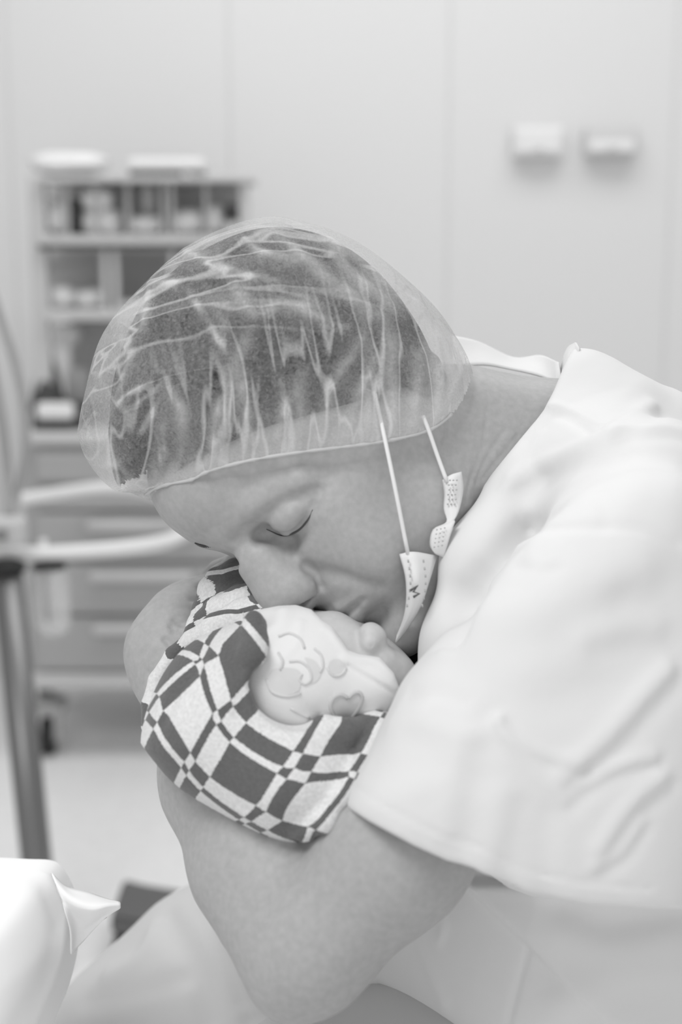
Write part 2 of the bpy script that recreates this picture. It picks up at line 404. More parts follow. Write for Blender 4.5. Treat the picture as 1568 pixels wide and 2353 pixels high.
# hand: palm, four unequal fingers round the back of the bundle, thumb from the side of the palm
B.ell(C(392, 1492, 1.0280), (.030, .034, .022), k=.02)
B.chain([(C(404, 1560, 1.0260), .0258), (C(388, 1500, 1.0320), .0255), (C(424, 1425, 1.0400), .0225), (C(470, 1378, 1.0440), .018)], k=.015)
B.ell(C(425, 1440, 1.0560), (.022, .030, .026), k=.015)
def finger(pts, r): B.chain([(C(*p), q) for p, q in zip(pts, r)], k=.004)
finger([(470, 1374, 1.0460), (508, 1330, 1.0440), (548, 1297, 1.0400), (590, 1284, 1.0280)], [.0125, .0100, .0090, .0078])
finger([(462, 1366, 1.0680), (505, 1318, 1.0700), (556, 1290, 1.0640), (612, 1296, 1.0500)], [.0120, .0098, .0090, .0078])
finger([(455, 1385, 1.0880), (505, 1345, 1.0940), (560, 1330, 1.0880), (612, 1350, 1.0730)], [.0115, .0095, .0086, .0075])
finger([(450, 1420, 1.1030), (500, 1395, 1.1120), (552, 1388, 1.1080), (596, 1405, 1.0960)], [.0105, .0085, .0076, .0066])
finger([(408, 1530, 1.0130), (440, 1480, 1.0060), (484, 1450, 1.0080), (520, 1440, 1.0180)], [.0165, .0125, .0102, .0086])
# far arm passing under the bundle
B.chain([(C(1300, 1330, 1.17), .050), (C(1150, 1700, 1.20), .044), (C(1050, 1960, 1.16), .038), (C(850, 1900, 1.10), .036), (C(640, 1760, 1.06), .028), (C(590, 1700, 1.05), .026)], k=.02)
B.ell(C(560, 1640, 1.045), (.028, .034, .016), k=.015)
for i, (dx, ln) in enumerate([(-34, 90), (-12, 105), (12, 98), (34, 76)]):
    finger([(550+dx, 1610, 1.045), (540+dx*1.2, 1610-ln*.6, 1.05), (535+dx*1.25, 1610-ln, 1.045)], [.0095, .0085, .007])
finger([(590, 1660, 1.04), (625, 1630, 1.03), (640, 1600, 1.02)], [.012, .010, .008])
# creases
B.ridge([(776, 1398), (802, 1386), (824, 1374)], 4, 1.2); B.ridge([(814, 1424), (826, 1408), (836, 1392)], 4, 1.4)
B.ridge([(786, 1420), (800, 1408), (816, 1394), (832, 1380)], 2.0, -3.4); B.ridge([(845, 1420), (862, 1412), (880, 1398)], 6, -2.5)
B.ridge(LASH, 2.6, -2.2)
B.ridge([(540, 1238), (580, 1212), (630, 1170), (690, 1138), (728, 1128)], 4.5, -2.4)
B.ridge([(722, 1160), (735, 1140), (738, 1125)], 3.5, -1.4)
B.ridge([(590, 1215), (605, 1225)], 7, -3.5)
B.ridge([(570, 1160), (620, 1130), (690, 1105)], 9, 2.0)
B.ridge([(588, 1232), (630, 1243), (680, 1240), (720, 1215)], 5, -1.0)
for pl in ([(1120, 935), (1116, 985), (1110, 1030)], [(1160, 990), (1120, 1050), (1095, 1110)], [(1190, 1000), (1150, 1050), (1110, 1100)], [(1100, 1050), (1080, 1110), (1068, 1150)]):
    B.ridge(pl, 1.6, -.7)
for pl in ([(395, 1440), (410, 1460), (424, 1475)], [(402, 1425), (420, 1440), (432, 1452)], [(440, 1378), (455, 1380), (466, 1384)], [(380, 1470), (396, 1484), (412, 1500)]):
    B.ridge(pl, 2.2, -1.5)
B.ridge([(462, 1352), (500, 1322), (545, 1296)], 3, -2.2); B.ridge([(505, 1300), (512, 1312), (520, 1322)], 2.5, -1.2); B.ridge([(340, 1545), (350, 1562), (372, 1575)], 2.5, -1.0)
body, BV, BQ = sculpt_obj('body', B, .0015, M['skin'], man)

# ------------------------------------------------------------------ hair
hair_out = [(252, 1000), (268, 860), (330, 705), (450, 592), (600, 530), (740, 545), (860, 620), (955, 740), (1005, 850), (1025, 930), (940, 985), (800, 1010), (600, 1060), (430, 1130), (330, 1150), (270, 1110)]
Hs = Sculpt(); f_, lo_, hi_ = inflate(hair_out, .992, .082, (620, 850), n=2.1); Hs.fn(f_, lo_, hi_)
fg, lg, ug = inflate(hair_out, .992, .10, (620, 850), n=2.1, grow=.004); Hs.fn(lambda P: np.maximum(B(P, .03)-.0055, fg(P)), lg, ug, .006)
hp = HS(370, 1124, 0); hq = HS(1000, 962, 0); hd = (hq-hp)/np.linalg.norm(hq-hp); hn = np.cross(hd, SD); hn = hn/np.linalg.norm(hn)
if hn[1] > 0: hn = -hn
Hs.fn(lambda P: (P-hp)@hn - .003*np.sin(np.clip(((P-hp)@hd)/.18, 0, 1)*math.pi), lo_, hi_, .006, 'clip')


# ------------------------------------------------------------------ see-through bouffant cap
def cap_material():
    m = bpy.data.materials.new('nonwoven_cap'); m.use_nodes = True; nt = m.node_tree; nt.nodes.clear(); L = nt.links.new
    out = nt.nodes.new('ShaderNodeOutputMaterial'); tr = nt.nodes.new('ShaderNodeBsdfTransparent'); df = nt.nodes.new('ShaderNodeBsdfDiffuse'); tl = nt.nodes.new('ShaderNodeBsdfTranslucent')
    for n in (df, tl): n.inputs[0].default_value = (.86, .86, .86, 1)
    m1 = nt.nodes.new('ShaderNodeMixShader'); m1.inputs[0].default_value = .35; L(df.outputs[0], m1.inputs[1]); L(tl.outputs[0], m1.inputs[2])
    at = nt.nodes.new('ShaderNodeAttribute'); at.attribute_name = 'layers'
    tc = nt.nodes.new('ShaderNodeTexCoord')
    nz = nt.nodes.new('ShaderNodeTexNoise'); nz.inputs['Scale'].default_value = 240; nz.inputs['Detail'].default_value = 7; nz.inputs['Roughness'].default_value = .7; nz.inputs['Distortion'].default_value = 2.5
    L(tc.outputs['Object'], nz.inputs['Vector'])
    a1 = nt.nodes.new('ShaderNodeMath'); a1.operation = 'MULTIPLY_ADD'; L(nz.outputs['Fac'], a1.inputs[0]); a1.inputs[1].default_value = .80; a1.inputs[2].default_value = -.41
    a2 = nt.nodes.new('ShaderNodeMath'); a2.operation = 'ADD'; a2.use_clamp = True; L(a1.outputs[0], a2.inputs[0]); L(at.outputs['Fac'], a2.inputs[1])
    # gathers: fine doubled lines running up from the elastic, and long slanting folds higher up
    ga = nt.nodes.new('ShaderNodeAttribute'); ga.attribute_name = 'gather'
    sp = nt.nodes.new('ShaderNodeSeparateXYZ'); L(ga.outputs['Vector'], sp.inputs[0])
    def lines(rot, scl, width, dist, seed):
        mp = nt.nodes.new('ShaderNodeMapping'); mp.inputs['Rotation'].default_value = (0, 0, rot); mp.inputs['Location'].default_value = (seed, seed*.7, 0)
        L(ga.outputs['Vector'], mp.inputs['Vector'])
        m3 = nt.nodes.new('ShaderNodeVectorMath'); m3.operation = 'MULTIPLY'; m3.inputs[1].default_value = scl; L(mp.outputs[0], m3.inputs[0])
        n = nt.nodes.new('ShaderNodeTexNoise'); n.inputs['Scale'].default_value = 1; n.inputs['Detail'].default_value = 1.5; n.inputs['Distortion'].default_value = dist; L(m3.outputs[0], n.inputs['Vector'])
        s1 = nt.nodes.new('ShaderNodeMath'); s1.operation = 'SUBTRACT'; L(n.outputs['Fac'], s1.inputs[0]); s1.inputs[1].default_value = .5
        s2 = nt.nodes.new('ShaderNodeMath'); s2.operation = 'ABSOLUTE'; L(s1.outputs[0], s2.inputs[0])
        r1 = nt.nodes.new('ShaderNodeMapRange'); r1.interpolation_type = 'SMOOTHSTEP'; r1.inputs['From Min'].default_value = 0; r1.inputs['From Max'].default_value = width; r1.inputs['To Min'].default_value = 1; r1.inputs['To Max'].default_value = 0; L(s2.outputs[0], r1.inputs['Value'])
        r2 = nt.nodes.new('ShaderNodeMapRange'); r2.inputs['From Min'].default_value = -.04; r2.inputs['From Max'].default_value = .12; r2.inputs['To Max'].default_value = .35; L(s1.outputs[0], r2.inputs['Value'])
        ad = nt.nodes.new('ShaderNodeMath'); ad.operation = 'ADD'; L(r1.outputs[0], ad.inputs[0]); L(r2.outputs[0], ad.inputs[1]); return ad.outputs[0]
    def ramp(lo, hi, a, b):
        r = nt.nodes.new('ShaderNodeMapRange'); r.inputs['From Min'].default_value = lo; r.inputs['From Max'].default_value = hi; r.inputs['To Min'].default_value = a; r.inputs['To Max'].default_value = b; L(sp.outputs[1], r.inputs['Value']); return r.outputs[0]
    def mul(a, b):
        n = nt.nodes.new('ShaderNodeMath'); n.operation = 'MULTIPLY'; L(a, n.inputs[0]); L(b, n.inputs[1]); return n.outputs[0]
    t1 = mul(lines(.15, (75, 9, 14), .045, .4, .31), ramp(.015, .075, .42, .04)); t2 = mul(lines(-1.15, (42, 6, 12), .030, .6, 1.7), ramp(.03, .09, .03, .40))
    a4 = nt.nodes.new('ShaderNodeMath'); a4.operation = 'ADD'; L(t1, a4.inputs[0]); L(t2, a4.inputs[1])
    a5 = nt.nodes.new('ShaderNodeMath'); a5.operation = 'ADD'; L(a4.outputs[0], a5.inputs[0]); L(a1.outputs[0], a5.inputs[1]); L(a5.outputs[0], a2.inputs[0])
    bp = nt.nodes.new('ShaderNodeBump'); bp.inputs['Strength'].default_value = .25; bp.inputs['Distance'].default_value = .001; L(nz.outputs['Fac'], bp.inputs['Height'])
    L(bp.outputs[0], df.inputs['Normal'])
    m2 = nt.nodes.new('ShaderNodeMixShader'); L(a2.outputs[0], m2.inputs[0]); L(tr.outputs[0], m2.inputs[1]); L(m1.outputs[0], m2.inputs[2]); L(m2.outputs[0], out.inputs[0])
    return m
M['cap'] = cap_material()
cap_out = [(181, 1000), (196, 920), (240, 772), (345, 648), (450, 562), (590, 508), (690, 512), (830, 566), (980, 688), (1050, 780), (1084, 850), (1095, 925), (1060, 1040), (960, 1140), (700, 1215), (450, 1190), (325, 1138), (260, 1124), (205, 1062)]
K = Sculpt(); f_, lo_, hi_ = inflate(cap_out, .985, .092, (620, 850), n=2.05); K.fn(f_, lo_, hi_)
K0 = Sculpt(); K0.ops = list(K.ops)
# pleats and creases of the cloth (pixels, width mm, height mm, extra layers)
PLEATS = [
    ([(415, 575), (470, 600), (520, 618), (600, 640), (650, 655)], 3, 3, .5), ([(345, 650), (390, 652), (430, 650)], 4, 3, .45),
    ([(430, 665), (480, 740), (515, 800), (535, 830)], 2.5, 2.5, .4), ([(535, 640), (560, 690), (590, 735)], 4.5, 3, .55), ([(590, 735), (640, 700), (645, 685)], 4, 3, .45),
    ([(650, 700), (700, 712), (740, 735), (770, 755)], 4, 3, .55), ([(770, 757), (810, 750)], 3, 2, .4), ([(575, 765), (555, 820), (535, 850), (530, 920), (520, 1000)], 4.5, 4, .55),
    ([(555, 830), (565, 900), (575, 980), (585, 1020)], 3.5, 3, .45), ([(555, 545), (590, 575), (640, 588), (690, 610)], 3.5, 3, .5), ([(630, 545), (690, 585), (740, 630), (820, 690), (880, 740)], 5.5, 4, .6),
    ([(690, 520), (760, 555), (800, 620), (870, 680), (930, 730)], 5, 4, .5), ([(760, 560), (830, 600), (900, 660), (975, 720)], 6, 4, .5), ([(880, 740), (900, 800), (905, 880)], 6, 4, .4),
    ([(340, 880), (300, 905), (262, 935)], 2.5, 2, .35), ([(385, 885), (410, 930), (420, 970), (418, 1060)], 4, 3, .5), ([(375, 980), (380, 1060)], 2, 2, .45), ([(365, 1010), (372, 1080)], 2, 1.5, .4), ([(480, 1070), (500, 960), (512, 900)], 4, 3, .55),
    ([(640, 1010), (655, 930), (640, 850)], 3, 2.5, .4), ([(700, 1000), (690, 900), (705, 830)], 5, 3, .4), ([(740, 1010), (760, 900), (810, 820), (840, 770)], 4, 3, .45), ([(800, 1000), (830, 900), (880, 800)], 4, 3, .4),
    ([(845, 990), (850, 930), (880, 870)], 5, 3, .45), ([(900, 990), (905, 900), (890, 830)], 4, 3, .45), ([(950, 980), (960, 900), (970, 820)], 5, 3, .5), ([(1000, 960), (1040, 900), (1060, 850)], 4, 3, .4), ([(1010, 930), (1015, 850), (1000, 780)], 4, 3, .4), ([(960, 700), (1010, 770), (1040, 840)], 6, 3, .4),
    ([(253, 1000), (252, 1060), (262, 1110)], 2.5, 2, .35), ([(275, 780), (300, 810), (290, 850), (255, 960)], 3, 2.5, .35), ([(190, 1005), (235, 1010), (262, 990)], 2.5, 2, .3), ([(270, 1060), (300, 1100), (330, 1120)], 3, 2.5, .4), ([(345, 655), (335, 720), (325, 770)], 4, 2.5, .4), ([(300, 940), (350, 900), (390, 870)], 2, 1.5, .3), ([(320, 1000), (350, 950), (365, 920)], 2, 1.5, .25)]
PL3 = []
for pts, w, h, den in PLEATS:
    q = K0.hits(smooth_poly(pts, 3))
    if len(q) > 1:
        PL3.append((np.array(q), w*.001, h*.001, den)); PL3.append((np.array([mir(p) for p in q]), w*.001, h*.001, den))
        K.disp(q, w*.0009, h*.0007); K.disp([mir(p) for p in q], w*.0009, h*.0007)
HEM = smooth_poly([(180, 1250), (320, 1150), (372, 1121), (440, 1106), (482, 1086), (580, 1061), (700, 1042), (800, 1030), (885, 1018), (985, 993), (1045, 948), (1076, 900), (1090, 850), (1110, 780)], 6)
hx = np.array([h[0] for h in HEM]); hy = np.array([h[1] for h in HEM])
hair, _, _ = sculpt_obj('hair', Hs, .0028, M['hair'], man, keep=lambda V: (px_of(V)[1] < np.interp(px_of(V)[0], hx, hy)-14) & (K0(V) < -.003))
def cap_keep(V):
    px, py = px_of(V); side = (V-HO)@SD
    far = V - 2*np.minimum(side, 0)[:, None]*SD          # the far half mirrors the near one
    px, py = px_of(far); return py < np.interp(px, hx, hy) + 2.5*np.sin(px*.11)
V, Q = K.mesh(.0021); V, Q = cut(V, Q, cap_keep(V))
capo = mk('surgical_cap', V, Q, M['cap'], man, True, True)
def wob(P, f): return (np.sin(P[:, 0]*f+1.3*np.sin(P[:, 1]*f*.7)) + np.sin(P[:, 1]*f*1.1+1.7*np.sin(P[:, 2]*f*.8)) + np.sin((P[:, 0]-P[:, 1])*f*.6+2))/3
BASE = .15
lay = np.full(len(V), BASE)
for poly, w, h, den in PL3:
    m = np.all((V > poly.min(0)-5*w) & (V < poly.max(0)+5*w), axis=1); P_ = V[m]
    d = np.full(len(P_), 1e9); tt = np.zeros(len(P_)); L_ = len(poly)-1
    for i, (a, b) in enumerate(zip(poly[:-1], poly[1:])):
        e = sd_cone(P_, a, b, 0, 0); tq = (i + np.clip(((P_-a)@(b-a))/max((b-a)@(b-a), 1e-9), 0, 1))/L_; tt = np.where(e < d, tq, tt); d = np.minimum(d, e)
    fade = np.sin(np.clip(tt*.9+.08, 0, 1)*math.pi)**.8 * (.95+.2*wob(P_, 320)); d = np.abs(d + .0010*wob(P_, 260) + .0006*wob(P_[:, [1, 2, 0]], 700))
    prof = 1.25*np.exp(-(d/.0011)**2) + .75*np.exp(-(d/(w*1.05))**2)
    lay[m] = lay[m] + (1-lay[m])*np.clip(den*fade*prof, 0, .9)
pxv, pyv = px_of(V)
# cloth lying in several loose layers: pixels, radius, density
for x, y, rx, ry, dn in [(985, 850, 85, 170, .38), (900, 660, 120, 60, .26), (700, 990, 260, 48, .26), (455, 1085, 60, 30, .35), (290, 745, 45, 90, .25), (230, 930, 40, 160, .22), (235, 1080, 50, 60, .25), (520, 690, 90, 45, .16), (700, 690, 90, 35, .14), (840, 900, 120, 90, .16), (470, 600, 60, 30, .18), (760, 560, 120, 30, .15)]:
    g = dn*np.exp(-((pxv-x)/rx)**2-((pyv-y)/ry)**2)*(.8+.5*wob(V, 120)); lay = lay + (1-lay)*np.clip(g, 0, .9)
dist = np.interp(pxv, hx, hy)-pyv            # gathered cloth near the elastic
fr = .55+.45*np.sin(pxv*.13+3*np.sin(pxv*.021))*np.sin(pxv*.047)
lay = lay + (1-lay)*np.clip(.45*np.exp(-(np.maximum(dist, 0)/(22+38*fr))**2), 0, .9)
lay = lay + .05*wob(V, 90)
g3 = np.stack([(V-hp)@hd, -(V-hp)@hn, (V-HO)@SD], 1); ag = capo.data.attributes.new('gather', 'FLOAT_VECTOR', 'POINT'); ag.data.foreach_set('vector', g3.astype(np.float32).ravel())
at = capo.data.attributes.new('layers', 'FLOAT', 'POINT'); at.data.foreach_set('value', np.clip(lay, 0, .96).astype(np.float32))
hem3 = K.hits([(x, y-3) for x, y in HEM if 330 < x < 1040])
tube('elastic_band', [p + .0008*SD for p in hem3], [.0011+.0005*math.sin(i*1.9)*math.sin(i*.7) for i in range(len(hem3))], M['stitch'], capo, True, smooth_n=2)

# ------------------------------------------------------------------ shirt
T = Sculpt()
T.chain([(C(1180, 1040, 1.022), .0625), (C(1280, 1062, 1.026), .064), (C(1400, 1130, 1.03), .08)], k=.02)
T.cone(C(1352, 935, 1.01), C(1600, 1130, 1.01), .033, .042, .03); T.cone(C(1330, 900, .995), C(1420, 960, .985), .026, .030, .02)
T.chain([(C(1455, 1355, 1.03), .122), (C(1405, 1520, 1.05), .136), (C(1340, 1900, 1.08), .152), (C(1345, 2230, 1.09), .171), (C(1345, 2500, 1.10), .171)], k=.04)
T.cone(C(1660, 1460, 1.06), C(1690, 1900, 1.09), .11, .14, .05)
T.chain([(C(1200, 1105, .952), .020), (C(1112, 1290, .930), .0235), (C(1066, 1475, .925), .0235), (C(1030, 1610, .93), .022)], k=.022)
T.cone(C(1330, 1060, .97), C(1470, 1160, .91), .040, .060, .03)
sl_out = [(800, 1900), (798, 1835), (835, 1752), (893, 1640), (930, 1565), (1000, 1482), (1065, 1400), (1130, 1310), (1215, 1215), (1340, 1120), (1480, 1075), (1600, 1130), (1680, 1400), (1690, 1700), (1620, 2000), (1530, 2190), (1300, 2210), (1050, 2150), (890, 2050), (815, 1960)]
fs, slo, shi = inflate(sl_out, .856, .070, (1200, 1660), n=2.6)
HX = [600, 785, 850, 950, 1030, 1090, 1150, 1220, 1350, 1500, 1700]; HYY = [1760, 1846, 1888, 1942, 1978, 1992, 2022, 2052, 2076, 2086, 2090]
def hemd(P, off=0):
    px, py = px_of(P); return (py - np.interp(px, HX, HYY))/F*P[:, 2]*.93 + off
def sleeve(P): return smax(smax(fs(P), hemd(P), .003), -smax(fs(P)+.0090, -hemd(P)-.026, .004), .002)
T.fn(sleeve, slo, shi, .014)
# neck opening: the cloth ends along the neckline
nl = np.array([C(1050, 1195, .95), C(1120, 1106, .95), C(1252, 942, .95), C(1276, 896, .96), C(1300, 835, .98), C(1326, 786, 1.0), C(1330, 700, 1.0)])
def neckcut(P):
    px, py = px_of(P); nx = np.interp(py, [700, 786, 835, 896, 942, 1106, 1150, 1200], [1326, 1324, 1299, 1274, 1250, 1117, 1060, 900])
    return np.where(py < 1200, (nx-px)/F*P[:, 2]*.8, -.2)
T.fn(lambda P: neckcut(P), (-.2, -.2, .5), (.4, .4, 1.4), .003, 'and')
# hollow round the neck so that the skin shows behind the edge
T.cone(C(900, 930, 1.0), C(1235, 1022, 1.02), .052, .0585, .003, 'sub')
T.cone(C(1215, 905, 1.03), C(1310, 905, 1.03), .024, .016, .006, 'sub')
# folds: pixels, width mm, height mm
FOLDS = [([(1185, 1245), (1110, 1330), (1060, 1400), (1040, 1450)], 11, -12), ([(1260, 1180), (1190, 1240), (1120, 1320)], 9, -6),
    ([(1150, 1650), (1180, 1695), (1250, 1735), (1330, 1755)], 4, 3), ([(1145, 1660), (1240, 1780), (1300, 1835)], 4, 2.6), ([(1300, 1780), (1400, 1690), (1480, 1600), (1540, 1540)], 6, 3), ([(1330, 1810), (1420, 1760), (1500, 1740)], 4, 2), ([(1380, 1950), (1450, 1850), (1520, 1790)], 5, 2.6), ([(1370, 1990), (1420, 1960), (1470, 1890)], 4, 2),
    ([(1060, 1560), (1150, 1600), (1260, 1610), (1380, 1570), (1480, 1500)], 14, -3), ([(1120, 1420), (1230, 1400), (1350, 1340), (1460, 1290)], 14, 3), ([(1010, 1640), (1080, 1655), (1140, 1640)], 6, -2), ([(1228, 1245), (1224, 1280), (1232, 1310)], 5, .9), ([(1262, 1245), (1264, 1285)], 5, .9),
    ([(1190, 1302), (1240, 1312), (1275, 1308)], 3.5, -.8), ([(1215, 1218), (1300, 1212), (1390, 1210), (1480, 1215), (1560, 1250)], 3, -1.2), ([(1388, 1130), (1394, 1170), (1390, 1205)], 4, -1),
    ([(1265, 945), (1310, 965), (1350, 990), (1358, 998)], 2.2, -2.0), ([(1270, 930), (1320, 945), (1380, 975)], 3, 1.6), ([(1240, 1100), (1210, 1040), (1250, 960)], 7, -1.6), ([(1160, 1120), (1200, 1060), (1240, 1000)], 4, 1.2), ([(1400, 985), (1440, 960), (1500, 930)], 5, 2), ([(1410, 980), (1440, 985), (1520, 980), (1568, 990)], 5, 2),
    ([(1180, 1100), (1300, 1040), (1400, 990)], 6, 2.5), ([(1200, 1140), (1320, 1075), (1440, 1040)], 8, -2), ([(940, 1600), (1000, 1590), (1060, 1610)], 5, -2), ([(905, 1660), (1000, 1660), (1080, 1680)], 8, 2), ([(860, 1760), (980, 1750), (1100, 1790)], 9, -1.6), ([(1060, 1700), (1040, 1800), (1030, 1900)], 8, 1.6), ([(1160, 1830), (1140, 1920), (1120, 1990)], 8, 1.6), ([(1260, 1880), (1250, 1960), (1255, 2040)], 7, -1.4),
    ([(1450, 1390), (1520, 1430), (1568, 1500)], 12, -3), ([(1350, 1460), (1430, 1440), (1500, 1440)], 8, 2)]
vq = T.hits(smooth_poly([(1215, 1222), (1160, 1275), (1110, 1340), (1072, 1405), (1052, 1450)], 2))
T.chain([(p, r) for p, r in zip(vq, np.interp(np.linspace(0, 1, len(vq)), [0, .3, .7, 1], [.004, .011, .013, .006]))], k=.014, op='sub')
for pts, w, h in FOLDS:
    T.ridge(pts, w*1.15, h*1.1)
    if 1.5 < h < 3.5: T.ridge([(x+w*4.5, y+w*4.0) for x, y in pts], w*1.2, -h*.7)
stitch_px = [(x, y-56+.02*(x-785)) for x, y in zip(HX[1:-1], HYY[1:-1])]; stitch_px[0] = (812, 1806)
T.ridge(stitch_px, 1.8, -1.3); T.ridge([(x, y+5) for x, y in stitch_px], 3, .8)
# lower shirt: hanging layers below the sleeve
LOW = [([(1300, 2090), (1380, 2120), (1470, 2115), (1550, 2100)], 12, -7), ([(1290, 2130), (1400, 2165), (1520, 2150)], 14, 5),
       ([(1226, 2080), (1222, 2150), (1195, 2250), (1168, 2353)], 2, -1.6), ([(950, 2130), (985, 2220), (1020, 2300)], 5, 1.8), ([(1000, 2070), (1020, 2120), (1010, 2160)], 4, 1.5), ([(1300, 2300), (1420, 2240), (1540, 2230)], 12, 3)]
for pts, w, h in LOW: T.ridge(pts, w, h)
# the front panel overlaps the one beneath along a slanting edge
EL = smooth_poly([(1040, 2005), (1140, 2105), (1222, 2180), (1300, 2262), (1410, 2365), (1500, 2440)], 4)
ex = np.array([q[0] for q in EL]); ey = np.array([q[1] for q in EL])
def overlap(P):
    px, py = px_of(P); return .0075/(1+np.exp(np.clip(-(np.interp(px, ex, ey)-py)/4.0, -40, 40)))*np.clip((P[:, 2]-.90)/.02, 0, 1)*np.clip((py-2010)/30, 0, 1)
T._add('disp', overlap, 0, (.02, -.45, .88), (.33, -.24, 1.25))
def shirt_hem(P):
    px, py = px_of(P); return (py - (2262 + (px-835)*.555))/F*P[:, 2]*.87
T.fn(shirt_hem, (-.05, -.5, .9), (.4, -.25, 1.4), .004, 'and')
T.ridge([(868, 2262), (930, 2300), (1000, 2338), (1060, 2372)], 2, -1.8)
shirt, SV, SQ = sculpt_obj('shirt', T, .0027, M['shirt'], man, lo=np.array([-.02, -.44, .78]), hi=np.array([.44, .16, 1.26]))
# far collar, standing off the nape
loft('collar', [[C(1040, 846, 1.050), C(1110, 838, 1.055), C(1175, 848, 1.055), C(1235, 862, 1.045), C(1288, 884, 1.015)],
                [C(1040, 806, 1.062), C(1115, 812, 1.068), C(1180, 836, 1.068), C(1240, 838, 1.058), C(1288, 862, 1.018)],
                [C(1040, 772, 1.070), C(1080, 780, 1.075), C(1135, 797, 1.078), C(1195, 826, 1.075), C(1245, 818, 1.066), C(1284, 832, 1.03)][0:1] + [C(1100, 786, 1.075), C(1180, 822, 1.076), C(1243, 817, 1.066), C(1284, 832, 1.03)]], M['shirt'], shirt, thick=.0018, sub=5)
# loop of the near collar point seen from inside
loft('collar_fold', [[C(1324, 787, 1.000), C(1306, 800, 1.03), C(1294, 832, 1.040), C(1290, 858, 1.032), C(1292, 880, 1.015)],
                     [C(1332, 800, .985), C(1322, 830, .985), C(1311, 850, .985), C(1300, 868, .985), C(1286, 890, .985)]], M['shirt'], shirt, thick=.0016, sub=5)
# dark printed shirt at the throat
us = loft('undershirt', [[C(888, 1484, .968), C(925, 1464, .972), C(970, 1440, .972)], [C(900, 1530, .966), C(930, 1500, .968), C(985, 1480, .965)], [C(920, 1590, .965), C(950, 1565, .962), C(1005, 1540, .955)]], M['dark_shirt'], man, thick=.002, sub=4)
for k_, pts in enumerate([[(918, 1474), (923, 1482), (928, 1476)], [(923, 1482), (925, 1492)], [(931, 1468), (934, 1484)], [(931, 1468), (938, 1468), (935, 1476), (941, 1486)], [(920, 1500), (926, 1512), (936, 1520)], [(919, 1498), (930, 1500), (936, 1506)], [(940, 1458), (944, 1470), (941, 1480)]]):
    tube('printed_stroke', [C(x, y, .9655) for x, y in pts], .0007, M['letter'], us, True, n=5, smooth_n=3)

# ------------------------------------------------------------------ face mask hanging below the chin
mask = loft('face_mask', [[C(919, 1273, .915), C(934, 1335, .915), C(931, 1410, .925), C(904, 1483, .945)],
                          [C(950, 1268, .912), C(958, 1335, .910), C(945, 1410, .920), C(905, 1484, .944)],
                          [C(1004, 1277, .925), C(986, 1335, .920), C(962, 1402, .926), C(907, 1486, .945)]], M['mask'], man, thick=.0012, sub=5)
for dx in (17, 52):
    for i in range(7):
        y = 1286 + i*17; x = 919 + dx + 8*math.sin((y-1273)/150*math.pi) - max(0, y-1330)*.10
        tube('stitch', [C(x, y, .9085), C(x+1, y+7, .9085)], .0006, M['dot'], mask, True, n=5, smooth_n=1)
tube('printed_mark', [C(943, 1357, .9072), C(961, 1346, .9072), C(950, 1360, .9072), C(964, 1364, .9072), C(950, 1372, .9072)], .0009, M['ink'], mask, True, n=5, smooth_n=1)
tw = loft('mask_tail', [[C(1018, 1103, .93), C(1022, 1135, .928), C(1021, 1170, .925), C(1027, 1200, .922), C(996, 1218, .920), C(989, 1252, .920), C(1000, 1272, .92)],
                   [C(1040, 1090, .926), C(1042, 1128, .922), C(1036, 1165, .922), C(1036, 1200, .920), C(1018, 1212, .915), C(1010, 1250, .915), C(1010, 1276, .92)],
                   [C(1060, 1084, .93), C(1064, 1125, .93), C(1054, 1176, .922), C(1040, 1202, .920), C(1046, 1198, .915), C(1032, 1240, .915), C(1020, 1280, .92)]], M['mask'], mask, thick=.001, sub=4)
for i in range(6):
    for j in range(3):
        c = C(1034+j*8-(i % 2)*2-.6*i, 1102+i*11, .921); tube('embossed_dot', [c, c+np.array([.0002, -.0009, 0])], .0006, M['dot'], mask, True, n=5, smooth_n=1)
for i in range(5):
    for j in range(3):
        c = C(1004+j*9-1.5*i, 1216+i*10-2*j, .912); tube('embossed_dot', [c, c+np.array([.0004, -.0007, 0])], .0005, M['dot'], mask, True, n=5, smooth_n=1)
tube('ear_loop', [C(862, 905, .922), C(872, 950, .915), C(886, 1014, .908), C(912, 1140, .905), C(938, 1273, .912)], .0014, M['strap'], mask, True)
tube('ear_loop', [C(972, 955, .925), C(986, 990, .925), C(1006, 1048, .927), C(1028, 1108, .926)], .0014, M['strap'], mask, True)

# ------------------------------------------------------------------ eyelashes and brows
lash3 = [p - .0006*SD*-1 for p in B.hits([(612, 1217), (645, 1231), (668, 1229), (690, 1216), (708, 1194), (718, 1172)])]
tube('eyelashes', lash3, [.0002, .0006, .0007, .0006, .0002], M['lash'], body, True, n=6)
for i in range(22):
    t = i/21; x = 448+82*t; y = 1249+9*t+3*math.sin(t*9)
    p = HS(x, y-2, -20+16*t); tube('eyebrow_hair', [p, p+np.array([.0026, -.0022, .0])], [.0007, .0002], M['brow'], body, True, n=4, smooth_n=1)

